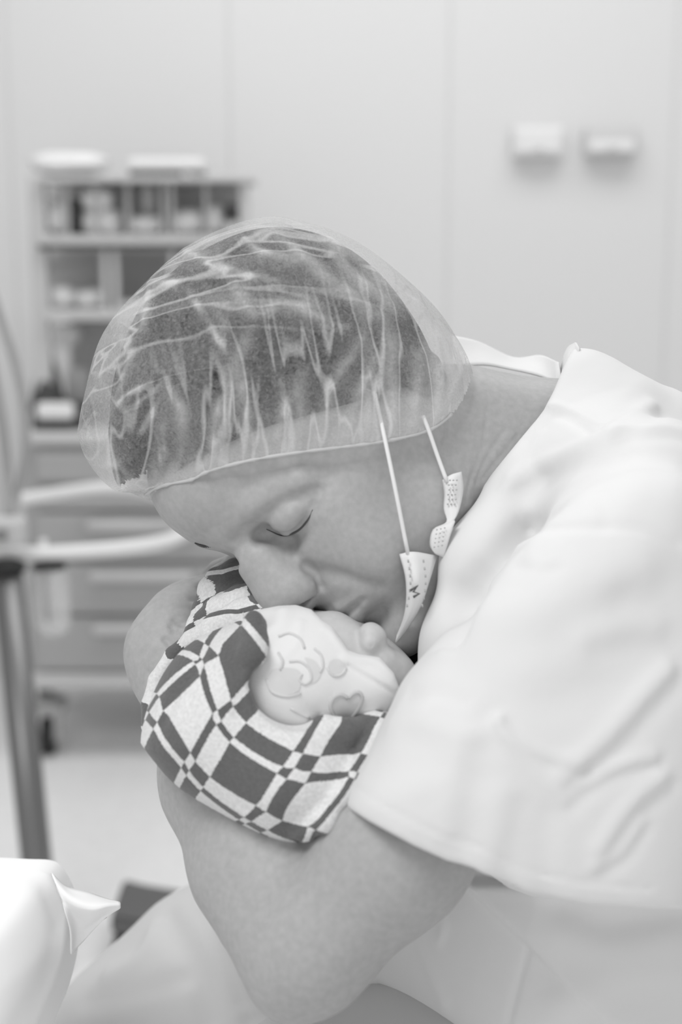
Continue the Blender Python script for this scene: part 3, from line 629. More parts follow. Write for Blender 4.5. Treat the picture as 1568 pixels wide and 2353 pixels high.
# ================================================================== trousers
G = Sculpt()
G.chain([(C(1330, 2560, 1.12), .135), (C(900, 2480, 1.20), .105), (C(560, 2262, 1.26), .080), (C(500, 2300, 1.27), .085)], k=.05)
G.chain([(C(505, 2290, 1.27), .088), (C(330, 2420, 1.27), .080), (C(150, 2640, 1.27), .075)], k=.04)
G.chain([(C(1330, 2580, 1.05), .13), (C(1000, 2620, 1.00), .10), (C(700, 2640, .98), .09)], k=.05)
for pts, w, h in [([(480, 2095), (520, 2200), (560, 2300), (575, 2353)], 7, -6), ([(500, 2080), (545, 2190), (590, 2290)], 8, 5), ([(380, 2110), (420, 2170), (470, 2260), (480, 2340)], 12, -5), ([(250, 2240), (320, 2200), (360, 2130)], 9, 4), ([(200, 2300), (300, 2280), (420, 2250)], 9, -3), ([(560, 2330), (620, 2310), (680, 2330)], 6, 3)]:
    G.ridge(pts, w, h)
trs, _, _ = sculpt_obj('trousers', G, .004, M['trousers'], man)

# ================================================================== baby
BO = to_world(C(640, 1650, 1.0))
baby = thing('person', 'baby in pale printed bonnet, wrapped in checked towel, held against the bowed face', 'person', BO)
Y = Sculpt()
Y.ell(C(722, 1548, .945), (.050, .0420, .050), k=.01)                      # skull
Y.ell(C(798, 1532, .938), (.024, .020, .034), k=.014)                      # face
Y.cone(C(768, 1450, .928), C(800, 1471, .922), .0118, .0115, .010)         # brow
Y.chain([(C(828, 1477, .918), .0050), (C(852, 1459, .912), .0082)], k=.004)   # nose
Y.ball(C(866, 1464, .912), .0062, .003); Y.ball(C(850, 1478, .906), .0050, .004); Y.ball(C(868, 1484, .914), .0050, .004)
Y.ball(C(853, 1483, .9012), .0014, .0008, 'sub'); Y.ball(C(874, 1506, .902), .0045, .004, 'sub')
Y.cone(C(884, 1516, .914), C(900, 1534, .920), .0060, .0060, .004)         # lips
Y.ball(C(848, 1545, .920), .016, .012); Y.ball(C(905, 1560, .925), .012, .012)   # cheek, chin
Y.chain([(C(860, 1580, .950), .025), (C(780, 1660, .955), .040), (C(620, 1700, .955), .045), (C(520, 1640, .96), .04)], k=.03)   # body inside the towel
bbody, _, _ = sculpt_obj('body', Y, .0014, M['baby'], baby)

# bonnet
N = Sculpt()
N.ell(C(726, 1532, 0.9350), (.0540, .0470, .0600), k=.01)
N.ell(C(655, 1430, 0.9430), (.022, .020, .030), k=.018); N.ell(C(660, 1560, 0.9200), (.040, .040, .045), k=.03)
N.ell(C(860, 1568, 0.9100), (.022, .026, .030), np.array([[.8, -.6, 0], [.6, .8, 0], [0, 0, 1]]), k=.02)
BX = [(500, 1300), (640, 1385), (700, 1395), (742, 1432), (762, 1440), (800, 1494), (825, 1504), (872, 1510), (905, 1548), (920, 1580), (905, 1612), (880, 1700)]
def bon_keep(P):
    px, py = px_of(P)
    ed = np.interp(px, [560, 600, 640, 680, 715, 742, 762, 800, 825, 872, 905, 922], [1420, 1400, 1392, 1390, 1400, 1426, 1438, 1494, 1503, 1510, 1546, 1590])
    return np.where(px > 560, (ed-py)/F*P[:, 2]*.75, -.2)
N.fn(bon_keep, (-.1, -.2, .8), (.1, .0, 1.2), .003, 'and')
N.ridge([(746, 1446), (760, 1455), (796, 1505), (825, 1516), (868, 1522), (902, 1558)], 2.2, .9)
N.ridge([(800, 1530), (850, 1560), (905, 1592)], 1.6, -1.2); N.ridge([(790, 1515), (850, 1548), (908, 1580)], 3, 1)
N.ridge([(690, 1430), (680, 1480), (640, 1520)], 3, .8); N.ridge([(600, 1470), (640, 1440), (650, 1410)], 6, 3); N.ridge([(610, 1520), (660, 1580), (700, 1640)], 6, -1.5)
bonnet, _, _ = sculpt_obj('bonnet', N, .0014, M['bonnet'], baby)
def print_line(name, pts, r, m, off=.0004, n=5, closed=False):
    q = [p*(1-off) for p in N.hits(smooth_poly(pts, 3))]
    if len(q) > 2: tube(name, q, r, m, bonnet, True, n=n, smooth_n=1, closed=closed)
def print_patch(name, ring, m, off=.0004):
    c = np.mean(ring, axis=0); rg = smooth_poly(list(ring)+[ring[0]], 4)[:-1]
    P_ = [N.hit(*c)]+[N.hit(*(c+(np.array(r)-c)*.5)) for r in rg]+[N.hit(*r) for r in rg]
    if any(p is None for p in P_): return
    n = len(rg); P_ = [p*(1-off) for p in P_]
    Fc = [[0, 1+i, 1+(i+1) % n] for i in range(n)]+[[1+i, 1+n+i, 1+n+(i+1) % n, 1+(i+1) % n] for i in range(n)]
    mk(name, P_, Fc, m, bonnet, True, True)
heart = [(800, 1605), (785, 1597), (768, 1603), (760, 1622), (768, 1642), (785, 1655), (798, 1658), (812, 1645), (826, 1625), (833, 1605), (827, 1592), (815, 1592)]
print_patch('heart_print', heart, M['print1'])
print_line('heart_outline', heart+[heart[0]], .0014, M['print2'], off=.0002)
print_patch('print_patch', [(625, 1540), (660, 1535), (690, 1545), (688, 1585), (660, 1597), (625, 1590), (614, 1565)], M['print1'])
print_patch('print_patch', [(760, 1520), (778, 1515), (795, 1530), (790, 1548), (770, 1550), (756, 1540)], M['print1'])
print_patch('print_patch', [(700, 1510), (725, 1520), (738, 1545), (728, 1565), (712, 1570), (715, 1545)], M['print1'])
for pts in ([(612, 1560), (625, 1590), (660, 1600), (692, 1592)], [(640, 1462), (665, 1455), (690, 1468), (700, 1490)], [(665, 1520), (690, 1520), (712, 1538), (715, 1562), (700, 1572), (688, 1562), (694, 1548)], [(722, 1490), (738, 1505), (742, 1530), (735, 1545)], [(752, 1535), (765, 1552), (785, 1550), (796, 1535)], [(668, 1628), (690, 1640), (712, 1650)], [(640, 1500), (650, 1520), (645, 1540)]):
    print_line('print_line', pts, .0009, M['print1'], off=.0002)

# ================================================================== checked towel
def towel_material():
    m = bpy.data.materials.new('checked_towel'); m.use_nodes = True; nt = m.node_tree; L = nt.links.new; b = nt.nodes['Principled BSDF']
    b.inputs['Roughness'].default_value = .9; b.inputs['Specular IOR Level'].default_value = .1; b.inputs['Sheen Weight'].default_value = .25
    uv = nt.nodes.new('ShaderNodeUVMap'); uv.uv_map = 'weave'
    def math_(op, a, bb=None, c=None):
        n = nt.nodes.new('ShaderNodeMath'); n.operation = op
        for i, v in enumerate((a, bb, c)):
            if v is None: continue
            if isinstance(v, (int, float)): n.inputs[i].default_value = v
            else: L(v, n.inputs[i])
        return n.outputs[0]
    nz = nt.nodes.new('ShaderNodeTexNoise'); nz.inputs['Scale'].default_value = 9; nz.inputs['Detail'].default_value = 3; L(uv.outputs[0], nz.inputs['Vector'])
    sep = nt.nodes.new('ShaderNodeSeparateXYZ'); L(uv.outputs[0], sep.inputs[0])
    jit = math_('MULTIPLY_ADD', nz.outputs['Fac'], .16, -.08)
    def stripes(x):           # bands: thin .4 | medium 1 | wide 2.4, colour flipping at each edge
        x = math_('ADD', x, jit); u = math_('FLOORED_MODULO', x, 7.6) if False else math_('SUBTRACT', x, math_('MULTIPLY', math_('FLOOR', math_('DIVIDE', x, 7.6)), 7.6))
        s = None
        for e in (.4, 1.4, 3.8, 4.2, 5.2):
            st = math_('GREATER_THAN', u, e); s = st if s is None else math_('ADD', s, st)
        return math_('MODULO', s, 2.0)
    x = math_('ABSOLUTE', math_('SUBTRACT', stripes(sep.outputs[0]), stripes(sep.outputs[1])))
    # sequences start dark in the thin column: 0-.4 thin, .4-1.4 medium, 1.4-3.8 wide ...
    mix = nt.nodes.new('ShaderNodeMix'); mix.data_type = 'RGBA'; L(x, mix.inputs['Factor'])
    n2 = nt.nodes.new('ShaderNodeTexNoise'); n2.inputs['Scale'].default_value = 520; n2.inputs['Detail'].default_value = 4
    tc = nt.nodes.new('ShaderNodeTexCoord'); L(tc.outputs['Object'], n2.inputs['Vector'])
    mix.inputs['A'].default_value = (.76, .76, .76, 1); mix.inputs['B'].default_value = (.135, .135, .135, 1)
    mul = nt.nodes.new('ShaderNodeMix'); mul.data_type = 'RGBA'; mul.blend_type = 'MULTIPLY'; mul.inputs['Factor'].default_value = 1
    L(mix.outputs['Result'], mul.inputs['A'])
    r = nt.nodes.new('ShaderNodeMapRange'); r.inputs['From Min'].default_value = .3; r.inputs['From Max'].default_value = .7; r.inputs['To Min'].default_value = .86; r.inputs['To Max'].default_value = 1.06
    L(n2.outputs['Fac'], r.inputs['Value']); L(r.outputs[0], mul.inputs['B']); L(mul.outputs['Result'], b.inputs['Base Color'])
    bp = nt.nodes.new('ShaderNodeBump'); bp.inputs['Strength'].default_value = .5; bp.inputs['Distance'].default_value = .0012; L(n2.outputs['Fac'], bp.inputs['Height']); L(bp.outputs[0], b.inputs['Normal'])
    return m
M['towel'] = towel_material()
W_ = Sculpt()
tw_out = [(346, 1692), (362, 1652), (396, 1608), (452, 1545), (508, 1486), (575, 1424), (640, 1420), (760, 1500), (860, 1575), (893, 1632), (862, 1700), (812, 1782), (765, 1866), (725, 1902), (690, 1912), (640, 1895), (580, 1858), (440, 1765)]
f_, lo_, hi_ = inflate(tw_out, .922, .064, (610, 1660), n=2.6); W_.fn(f_, lo_, hi_)
W_.ell(C(505, 1645, .916), (.040, .050, .052), k=.03); W_.ell(C(690, 1770, .902), (.045, .036, .058), k=.03)
# room for the bonnet, rolled rim round it
W_.ell(C(735, 1528, .930), (.0565, .0492, .0640), k=.006, op='sub'); W_.cone(C(655, 1430, .925), C(655, 1560, .905), .024, .040, .006, 'sub'); W_.cone(C(880, 1560, .875), C(830, 1480, .825), .03, .05, .004, 'sub'); W_.cone(C(700, 1562, .860), C(850, 1590, .862), .0320, .0255, .006, 'sub')
RIM = [(582, 1425), (580, 1500), (588, 1560), (600, 1600), (640, 1640), (700, 1660), (750, 1676), (800, 1680), (860, 1664), (888, 1640)]
rim3 = []
for x, y in RIM:
    p = W_.hit(x, y); rim3.append(p if p is not None else C(x, y, .89))
W_.chain([(p, .0062) for p in rim3], k=.008)
# rolled folds above, up to the hand
WF, WR = Sculpt(), Sculpt(); WF.ops = list(W_.ops)
def roll(pts, r, k=.004, to=None):
    q = [(C(*p), v) for p, v in zip(pts, r)]; W_.chain(q, k=k, k2=k); (WR if to is None else to).chain(q, k=k, k2=k)
roll([(346, 1668, .925), (350, 1620, .935), (366, 1565, .945), (402, 1508, .955), (440, 1472, .965), (475, 1445, .975)], [.0062, .0070, .0072, .0070, .0064, .0055], .002)
roll([(384, 1594, .915), (408, 1552, .925), (440, 1512, .935), (470, 1484, .945), (505, 1462, .955)], [.0060, .0074, .0074, .0066, .0055], .002)
roll([(448, 1478, .965), (505, 1446, .960), (560, 1418, .955), (610, 1402, .95)], [.009, .012, .0125, .0125], .003)
roll([(458, 1436, .985), (505, 1408, .980), (555, 1388, .975), (610, 1376, .970)], [.008, .0115, .013, .013], .003)
roll([(470, 1392, .995), (520, 1370, .992), (600, 1347, .985)], [.007, .010, .010], .003)
roll([(484, 1354, 1.0), (530, 1334, 1.0), (600, 1320, .995)], [.009, .011, .011], .003)
roll([(498, 1324, 1.005), (540, 1310, 1.005), (600, 1302, 1.0)], [.006, .008, .008], .003)
roll([(462, 1400, 1.000), (478, 1350, 1.004), (492, 1322, 1.006)], [.006, .006, .005], .003)
roll([(430, 1484, .975), (452, 1432, .990), (462, 1400, 1.0)], [.006, .006, .006], .003)
# lower border turned under
roll([(352, 1690, .910), (440, 1762, .884), (580, 1858, .866), (650, 1896, .868), (700, 1906, .858), (745, 1888, .848), (785, 1828, .850), (842, 1740, .858), (884, 1652, .875)], [.004, .0045, .0045, .005, .006, .006, .005, .005, .004], .006, WF)
for pts, w, h in [([(470, 1480), (445, 1540), (400, 1600), (372, 1660)], 5, -2.5), ([(610, 1600), (560, 1640), (520, 1700)], 12, -1.5), ([(720, 1670), (690, 1740), (650, 1830)], 14, 1.5), ([(585, 1560), (560, 1600), (548, 1640)], 4, -1.5)]: W_.ridge(pts, w, h)
V, Q = W_.mesh(.0019)
Wd = to_world(V)
towel = mk('checked_towel', V, Q, M['towel'], None, True, True)
tag(towel, 'grey and cream checked terry towel wrapped around the baby', 'towel')
# weave coordinates from the printed checks that can be read off the cloth
CP = [(425, 725, -2.4, 0), (490, 915, 0, 0), (375, 1120, 0, -2.4), (235, 905, -2.4, -2.4), (507, 940, .2, .2), (445, 660, -2.4, .4), (585, 850, 0, 1.4), (520, 620, -2.4, 1.4), (535, 960, .4, .4), (595, 880, .4, 1.4), (662, 965, 1.4, 1.4), (598, 1040, 1.4, .4), (510, 975, .4, 0), (580, 1065, 1.4, 0), (475, 1245, 1.4, -2.4), (400, 1165, .4, -2.4),
      (820, 1225, 3.8, 0), (712, 1390, 3.8, -2.4), (850, 1190, 3.8, .4), (905, 1110, 3.8, 1.4), (870, 1258, 4.2, 0), (965, 1280, 5.2, 0), (850, 1470, 5.2, -2.4), (765, 1425, 4.2, -2.4), (915, 1195, 4.2, .4), (955, 1125, 4.2, 1.4), (1045, 1140, 5.2, 1.4), (1000, 1215, 5.2, .4), (1190, 1215, 7.6, .4), (1255, 1120, 7.6, 1.4), (1195, 1240, 7.6, 0), (980, 1500, 7.6, -2.4),
      (720, 695, 0, 3.2), (540, 560, -2.4, 2.2), (740, 755, .4, 2.8), (1000, 970, 3.8, 2.9), (1150, 970, 5.2, 3.2), (1320, 970, 7.5, 3.3), (1030, 980, 4.2, 2.9), (215, 830, -3.4, -2.4), (400, 665, -3.4, 0), (205, 960, -2.4, -3.4), (345, 1165, 0, -3.4), (420, 640, -3.8, .2)]
def fit(points):
    cp, ab = [], []
    for (x, y, a, b), p in zip(points, W_.hits_all([q[:2] for q in points])):
        if p is not None: cp.append(p); ab.append((a, b))
    cp = np.array(cp); ab = np.array(ab, float); n = len(cp)
    A = np.zeros((n+4, n+4)); A[:n, :n] = np.linalg.norm(cp[:, None]-cp[None], axis=2) + 1e-4*np.eye(n)
    Pm = np.hstack([np.ones((n, 1)), cp]); A[:n, n:] = Pm; A[n:, :n] = Pm.T; A[n:, n:] += 1e-9*np.eye(4)
    so = np.linalg.solve(A, np.vstack([ab, np.zeros((4, 2))]))
    return np.concatenate([np.linalg.norm(v[:, None]-cp[None], axis=2)@so[:n] + np.hstack([np.ones((len(v), 1)), v])@so[n:] for v in np.array_split(V, 40)])
ROLLS = [(346, 1668, -4.0, -1.2), (347, 1640, -3.4, -1.2), (348, 1616, -2.4, -1.2), (366, 1562, -1.2, -1.2), (386, 1514, 0, -1.2), (412, 1484, .4, -1.2), (440, 1462, .8, -1.2), (386, 1592, -2.2, -1.4), (408, 1552, -1.2, -1.3), (430, 1522, 0, -1.2), (462, 1488, .4, -1.2), (495, 1468, .7, -1.2),
         (530, 1432, .9, -.9), (590, 1408, 1.3, -.9), (545, 1406, .9, .2), (585, 1395, 1.2, .2), (500, 1398, .6, .9), (555, 1382, 1.1, .9), (598, 1374, 2.0, .9), (500, 1374, .6, 1.2), (548, 1358, 1.0, 1.25), (590, 1346, 1.9, 1.25), (510, 1352, .6, 1.6), (560, 1336, 1.1, 1.7), (515, 1334, .6, 2.8), (565, 1320, 1.1, 2.8), (510, 1320, .6, 3.8), (560, 1306, 1.1, 3.85), (520, 1308, .7, 4.15), (475, 1372, .1, 1.5), (455, 1425, .1, .4)]
uvF = fit([(270+x*.4464, 1230+y*.4464, a, b) for x, y, a, b in CP]); uvR = fit(ROLLS)
cen = V[Q].mean(1); isR = WR(cen, .06) < WF(cen, .06)
me = towel.data; uvl = me.uv_layers.new(name='weave'); li = np.empty(len(me.loops), np.int32); me.loops.foreach_get('vertex_index', li)
uvl.data.foreach_set('uv', np.where(np.repeat(isR, 4)[:, None], uvR[li], uvF[li]).astype(np.float32).ravel())

# ================================================================== white sheet at the lower left
E = Sculpt()
sh_out = [(-260, 2010), (-100, 1992), (40, 1996), (95, 1999), (124, 2016), (150, 2060), (168, 2110), (170, 2150), (163, 2220), (146, 2290), (120, 2353), (60, 2500), (-100, 2600), (-300, 2500), (-330, 2250)]
f_, lo_, hi_ = inflate(sh_out, 1.03, .10, (-60, 2250), n=2.6); E.fn(f_, lo_, hi_)
E.ridge([(110, 2015), (135, 2060), (150, 2120), (135, 2220), (80, 2353)], 6, 1.5); E.ridge([(95, 2030), (120, 2090), (128, 2140), (105, 2240), (40, 2353)], 9, -1.2)
bed = thing('draped_bed', 'white sheet draped over a rounded bed edge, lower left corner', 'bed', to_world(C(-60, 2353, 1.05)))
sculpt_obj('sheet', E, .003, M['sheet'], bed)
loft('sheet_corner', [[C(118, 2006, .975), C(150, 2036, .975), C(200, 2050, .97), C(245, 2066, .965), C(276, 2074, .955)],
                      [C(135, 2050, .965), C(170, 2075, .955), C(212, 2086, .95), C(248, 2080, .95), C(277, 2079, .952)],
                      [C(150, 2095, .960), C(180, 2112, .975), C(215, 2103, .962), C(250, 2092, .96), C(276, 2086, .956)],
                      [C(162, 2140, .970), C(176, 2142, .985), C(205, 2128, .985), C(232, 2108, .975), C(262, 2094, .964)],
                      [C(163, 2192, .985), C(172, 2182, .990), C(195, 2158, .992), C(222, 2128, .985), C(250, 2102, .970)]], M['sheet'], bed, thick=.0012, sub=5)

# ================================================================== storage trolley in the background
YC = 3.30                                         # front of the trolley
def bx(name, x0, x1, y0, y1, m, parent, ya, yb, bev=.004, smooth=False):
    """axis-aligned box whose front face (at depth ya) fills a pixel rectangle"""
    a, b = WY(x0, y1, ya), WY(x1, y0, ya); return box(name, (a[0], ya, a[2]), (b[0], yb, b[2]), m, parent, bev, smooth)
c0 = WY(330, 1700, YC)
cart = thing('storage_trolley', 'grey drawer trolley with open shelf rack on top, by the back wall', 'trolley', (c0[0], YC+.2, 0))
bx('drawer_cabinet', 70, 560, 1022, 1555, M['gray'], cart, YC, YC+.42, .01)
bx('worktop', 62, 568, 995, 1024, M['graylt'], cart, YC-.02, YC+.44, .008)
dy = [(1040, 1108), (1122, 1172), (1180, 1288), (1298, 1410), (1420, 1540)]
for i, (y0, y1) in enumerate(dy):
    d = bx('drawer', 84, 548, y0, y1, M['gray'], cart, YC-.018, YC+.01, .006)
    if i >= 2:
        hx0, hx1, hyy = 196+8*(i-2), 440, y0+26
        a, b = WY(hx0, hyy+16, YC-.05), WY(hx1, hyy-6, YC-.05)
        box('drawer_handle', (a[0], YC-.045, a[2]), (b[0], YC-.016, b[2]), M['graylt'], d, .008)
bx('base_rail', 68, 562, 1550, 1588, M['graylt'], cart, YC-.03, YC+.45, .012)
for x, yy in ((108, YC+.02), (520, YC+.02), (108, YC+.38), (520, YC+.38)):
    p = WY(x, 1600, yy); r = .048
    bm = bmesh.new(); bmesh.ops.create_cone(bm, cap_ends=True, segments=20, radius1=r, radius2=r, depth=.028, matrix=Matrix.Translation((p[0]-cart.location.x, yy-cart.location.y, r)) @ Matrix.Rotation(math.pi/2, 4, 'Y'))
    w = from_bm('castor_wheel', bm, M['black'], cart)
    box('castor_fork', (p[0]+.016, yy-.02, r-.01), (p[0]+.030, yy+.03, .135), M['graylt'], w if False else cart, .003)
    box('castor_plate', (p[0]-.03, yy-.03, .105), (p[0]+.04, yy+.05, .135), M['gray'], cart, .003)
# rack
for x0, x1 in ((86, 100), (556, 572)): bx('rack_post', x0, x1, 405, 1000, M['graylt'], cart, YC+.08, YC+.11, .004)
bx('rack_back', 96, 560, 418, 545, M['rackback'], cart, YC+.34, YC+.35, .002); bx('rack_back', 96, 560, 575, 720, M['rackback'], cart, YC+.34, YC+.35, .002)
bx('rack_shelf', 84, 574, 404, 418, M['graylt'], cart, YC+.05, YC+.36, .003)
bx('rack_shelf', 84, 574, 540, 562, M['graylt'], cart, YC+.05, YC+.36, .003); bx('shelf_edge', 88, 570, 562, 573, M['dark'], cart, YC+.06, YC+.35, .002)
bx('rack_shelf', 100, 574, 712, 736, M['graylt'], cart, YC+.05, YC+.36, .003)
bx('shelf_lip', 90, 570, 575, 600, M['graylt'], cart, YC+.30, YC+.335, .002); bx('shelf_lip', 280, 560, 430, 452, M['graylt'], cart, YC+.30, YC+.335, .002)
for x in (150, 215, 290, 372, 392, 470): bx('rack_bar', x, x+7, 416, 545, M['gray'], cart, YC+.07, YC+.078, .002)
for x in (236, 262, 392): bx('rack_bar', x, x+9, 572, 716, M['graylt'], cart, YC+.07, YC+.078, .002)
bx('rack_support', 168, 560, 738, 985, M['gray'], cart, YC+.30, YC+.34, .003)
def lump(name, x0, x1, y0, y1, m, label, cat, ya=YC+.10, dp=.10, seed=0, group=None, sq=3.0):
    """soft packet: rounded squarish solid with dents"""
    a, b = WY(x0, y1, ya), WY(x1, y0, ya); c = np.array([(a[0]+b[0])/2, ya+dp/2, (a[2]+b[2])/2]); h = np.array([(b[0]-a[0])/2, dp/2, (b[2]-a[2])/2])
    bm = bmesh.new(); bmesh.ops.create_icosphere(bm, subdivisions=3, radius=1); r_ = random.Random(seed)
    ph = [(r_.uniform(1.5, 4), r_.uniform(0, 6), r_.uniform(0, 6)) for _ in range(4)]
    for v in bm.verts:
        n = np.array(v.co); q = n/((np.abs(n)**sq).sum()**(1/sq)); q = q*(1+sum(.035*math.sin(f*n[0]*2+p)*math.cos(f*n[2]*2+o) for f, p, o in ph)); v.co = Vector(q*h + [0, 0, h[2]])
    o = from_bm(name, bm, m, None, True); o.location = (c[0], c[1], a[2]); return tag(o, label, cat, group)
lump('plastic_bag', 52, 240, 345, 404, M['bag'], 'puffy white plastic bag on top of the shelf rack', 'bag', YC+.08, .16, 1, None, 2.4)
t = thing('supply_tray', 'low white tray with grey base on top of the rack, right of the bag', 'tray', WY(380, 404, YC+.15))
bx('tray_body', 292, 468, 362, 392, M['bag'], t, YC+.08, YC+.24, .012); bx('tray_base', 296, 404, 390, 404, M['dark'], t, YC+.085, YC+.235, .003); bx('foot', 438, 462, 390, 404, M['graydk'], t, YC+.085, YC+.235, .003)
top = 540
lump('packet', 102, 152, 462, top, M['bag'], 'crumpled white packet at the left end of the upper rack shelf', 'packet', YC+.10, .1, 2, 'packets on the rack')
lump('dark_pouch', 152, 184, 455, top, M['dark'], 'narrow dark pouch standing between white packets on the upper shelf', 'pouch', YC+.11, .06, 3)
lump('carton', 188, 252, 436, 482, M['bag'], 'small white carton lying on top of the widest white packet', 'carton', YC+.10, .10, 4, None, 6)
lump('packet', 186, 274, 482, top, M['bag'], 'wide white packet below the small carton on the upper shelf', 'packet', YC+.10, .12, 5, 'packets on the rack', 5)
lump('packet', 292, 370, 494, top, M['bag'], 'low rumpled white packet in the middle of the upper shelf', 'packet', YC+.10, .1, 6, 'packets on the rack')
lump('packet', 384, 466, 482, top, M['bag'], 'rounded white packet right of the middle on the upper shelf', 'packet', YC+.10, .1, 7, 'packets on the rack')
lump('packet', 474, 512, 470, top, M['bag'], 'tall narrow white packet near the right end of the upper shelf', 'packet', YC+.10, .1, 8, 'packets on the rack')
lump('packet', 514, 556, 506, top, M['bag'], 'white packet under the small dark box on the upper shelf', 'packet', YC+.10, .1, 9, 'packets on the rack', 5)
lump('dark_box', 516, 554, 470, 506, M['dark'], 'small dark box at the right end of the upper shelf', 'box', YC+.10, .08, 10, None, 6)
lump('roll', 322, 354, 420, 494, M['graylt'], 'pale rolled pack standing on the low middle packet', 'roll', YC+.16, .05, 16)
low = 712
lump('packet', 108, 170, 655, low, M['bag'], 'soft white packet at the left of the lower rack shelf', 'packet', YC+.10, .1, 11, 'packets on the rack')
lump('packet', 168, 236, 664, low, M['bag'], 'white packet beside the divider on the lower rack shelf', 'packet', YC+.10, .1, 12, 'packets on the rack')
lump('packet', 262, 330, 690, low, M['bag'], 'flat white packet right of the divider on the lower rack shelf', 'packet', YC+.10, .1, 13, 'packets on the rack')
# things on the worktop
wt = 996
t = thing('dark_case', 'dark case with white lid label on the trolley worktop', 'case', WY(130, wt, YC+.1))
bx('case_body', 72, 196, 940, wt, M['dark'], t, YC+.04, YC+.20, .012); lb = bx('label', 82, 168, 926, 966, M['white'], t, YC+.015, YC+.045, .014)
hi2 = WY(130, 940, YC+.12)[2]
def lathe(name, prof, m, loc, label=None, cat=None, parent=None, seg=20):
    off = np.array(parent_origin(parent)) if parent is not None else np.zeros(3)
    loc = np.asarray(loc, float) - off; Vv = []; n = len(prof)
    for r, z in prof:
        for j in range(seg): w = 2*math.pi*j/seg; Vv.append((r*math.cos(w), r*math.sin(w), z))
    Fc = [[i*seg+j, i*seg+(j+1) % seg, (i+1)*seg+(j+1) % seg, (i+1)*seg+j] for i in range(n-1) for j in range(seg)]+[list(range(seg))[::-1], [(n-1)*seg+j for j in range(seg)]]
    me = bpy.data.meshes.new(name); me.from_pydata(Vv, [], Fc); me.update(); me.polygons.foreach_set('use_smooth', np.ones(len(me.polygons), bool)); me.materials.append(m)
    o = bpy.data.objects.new(name, me); COL.objects.link(o); o.location = loc
    if parent is not None: o.parent = parent
    if label: tag(o, label, cat)
    return o
p = WY(112, 944, YC+.11); pt = WY(112, 800, YC+.11); hh = pt[2]-p[2]
lathe('dark_bottle', [(.044, 0), (.046, .01), (.036, hh*.35), (.024, hh*.7), (.017, hh*.82), (.017, hh*.97), (.012, hh)], M['dark'], p, 'dark tapering bottle standing on the dark case', 'bottle')
lump('white_pouch', 100, 178, 745, 800, M['bag'], 'white pouch hanging below the rack above the dark bottle', 'pouch', YC+.22, .06, 14)
lump('packet', 150, 200, 845, 940, M['graylt'], 'pale upright packet on the worktop right of the dark bottle', 'packet', YC+.20, .06, 15, 'packets on the rack', 4)

# ================================================================== equipment stand with white rail
ZR = .69
def onz(px, py, z):
    r = to_world(C(px, py, 1.0)) - np.array([0, 0, CAM_H]); t = (z-CAM_H)/r[2]; return np.array([0, 0, CAM_H]) + r*t
base = onz(85, 2040, 0.0)
st_top = WY(14, 1270, 2.42)
stand = thing('equipment_stand', 'steel pole stand with curved white rail and hanging glass bottle, left edge', 'stand', (st_top[0]+.06, 2.45, 0))
pa = WY(14, 1300, 2.42); pb = WY(92, 2060, 2.30); pc = pb + (pb-pa)/np.linalg.norm(pb-pa)*(pb[2]/abs((pb-pa)[2])*np.linalg.norm(pb-pa)-.01)
tube('pole', [pa, pb, pc], .027, M['steel'], stand, n=20, smooth_n=1)
lathe('foot', [(.040, 0), (.042, .012), (.038, .03), (.030, .05)], M['graydk'], (pc[0], pc[1], 0), parent=stand)
rail = [onz(-140, 1290, ZR), onz(0, 1276, ZR), onz(150, 1270, ZR), onz(300, 1258, ZR), onz(395, 1240, ZR), onz(436, 1212, ZR), onz(418, 1175, ZR), onz(375, 1142, ZR), onz(320, 1125, ZR), onz(240, 1120, ZR), onz(140, 1132, ZR), onz(45, 1148, ZR)]
tube('rail', rail, .0135, M['white'], stand, n=14, smooth_n=5)
q = onz(100, 1266, ZR); tube('peg', [q, q+[0, 0, .022]], .007, M['white'], stand, n=10, smooth_n=1)
q2 = onz(112, 1268, ZR)
bz = WY(116, 1302, q2[1])[2]
lathe('bottle_cap', [(.030, 0), (.030, .012), (.02, .016)], M['black'], (q2[0], q2[1], bz-.006), parent=stand)
bl = WY(118, 1462, q2[1])[2]
gl = bpy.data.materials.new('clear_glass'); gl.use_nodes = True; g_ = gl.node_tree.nodes['Principled BSDF']; g_.inputs['Base Color'].default_value = (.9, .9, .9, 1); g_.inputs['Alpha'].default_value = .22; g_.inputs['Roughness'].default_value = .1
hb = bz-bl
outer = [(.012, 0), (.024, .006), (.031, .018), (.0335, .035), (.0335, hb)]
lathe('glass_bottle', outer+[(.0305, hb), (.0305, .036), (.028, .021), (.021, .010), (.010, .005)], gl, (q2[0]+.003, q2[1], bl), parent=stand)
tube('inner_tube', [(q2[0]-.008, q2[1], bz), (q2[0]-.006, q2[1], bl+.03)], .0055, M['graydk'], stand, n=10, smooth_n=1)
lathe('rail_mount', [(.034, 0), (.034, .014), (.02, .02)], M['black'], (pa[0], pa[1], WY(14, 1312, 2.42)[2]), parent=stand)
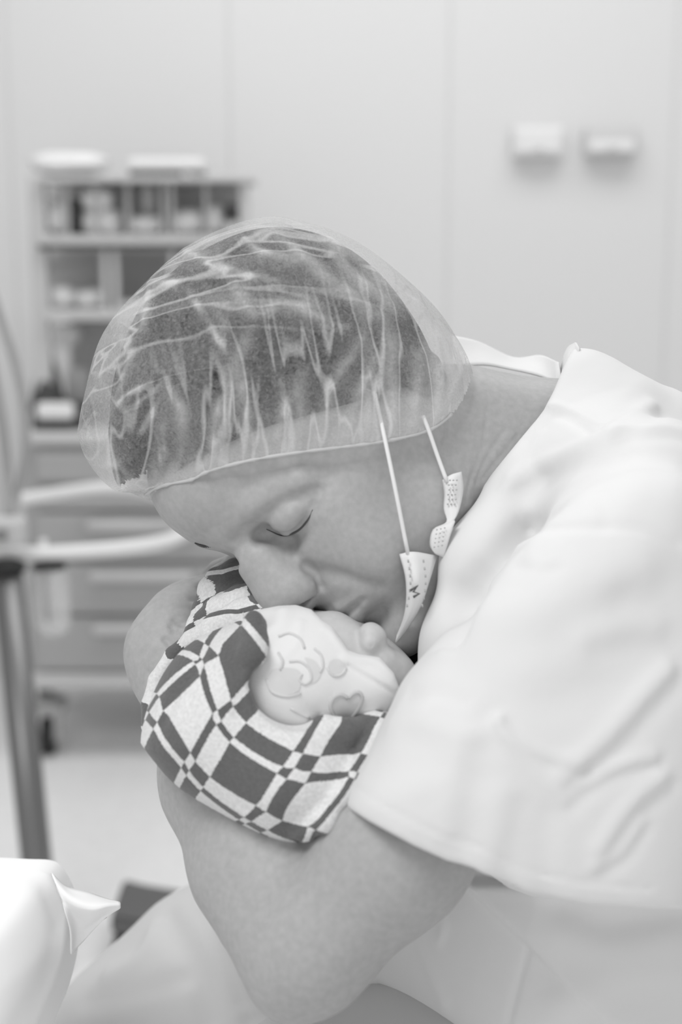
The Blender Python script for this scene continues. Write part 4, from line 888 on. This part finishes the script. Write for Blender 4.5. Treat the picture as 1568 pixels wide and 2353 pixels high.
cl = WY(30, 1215, 2.44); box('clamp', (cl[0]-.045, 2.41, WY(30, 1250, 2.44)[2]), (cl[0]+.022, 2.47, WY(30, 1190, 2.44)[2]), M['graylt'], stand, .010)
box('clamp_screw', (cl[0]-.022, 2.395, cl[2]-.012), (cl[0]-.004, 2.412, cl[2]+.006), M['graydk'], stand, .004)
tube('hose', [WY(-30, 640, 2.5), WY(4, 740, 2.5), WY(36, 840, 2.5), WY(56, 940, 2.5), WY(58, 1040, 2.5), WY(40, 1130, 2.5), WY(24, 1200, 2.46)], .0075, M['hose'], stand, n=10)
tube('hose', [WY(-25, 820, 2.5), WY(2, 960, 2.5), WY(16, 1080, 2.5), WY(22, 1200, 2.46)], .009, M['hose'], stand, n=10)

# ================================================================== dark foot pedal on the floor
f0 = onz(255, 2215, 0); f1 = onz(352, 2215, 0)
ped = thing('foot_pedal', 'dark wedge-shaped foot pedal on the floor beyond the knee', 'pedal', (f0[0]+.05, f0[1]+.05, 0))
def wedge(name, x0, x1, y0, y1, z0, za, zb, m):
    off = np.array(parent_origin(ped)); bm = bmesh.new()
    vs = [bm.verts.new(Vector(np.array(v)-off)) for v in [(x0, y0, z0), (x1, y0, z0), (x1, y1, z0), (x0, y1, z0), (x0, y0, za), (x1, y0, zb), (x1, y1, zb), (x0, y1, za)]]
    for q in [(0, 1, 2, 3), (4, 5, 6, 7), (0, 1, 5, 4), (1, 2, 6, 5), (2, 3, 7, 6), (3, 0, 4, 7)]: bm.faces.new([vs[i] for i in q])
    bmesh.ops.bevel(bm, geom=bm.edges[:], offset=.006, segments=2, affect='EDGES'); return from_bm(name, bm, m, ped)
wedge('pedal_base', f0[0], f0[0]+.15, f0[1], f0[1]+.16, 0, .03, .03, M['dark']); wedge('pedal_gap', f0[0]+.004, f0[0]+.145, f0[1]+.01, f0[1]+.155, .03, .048, .04, M['black'])
wedge('pedal_plate', f0[0], f0[0]+.15, f0[1]+.01, f0[1]+.16, .047, .085, .045, M['dark2'])
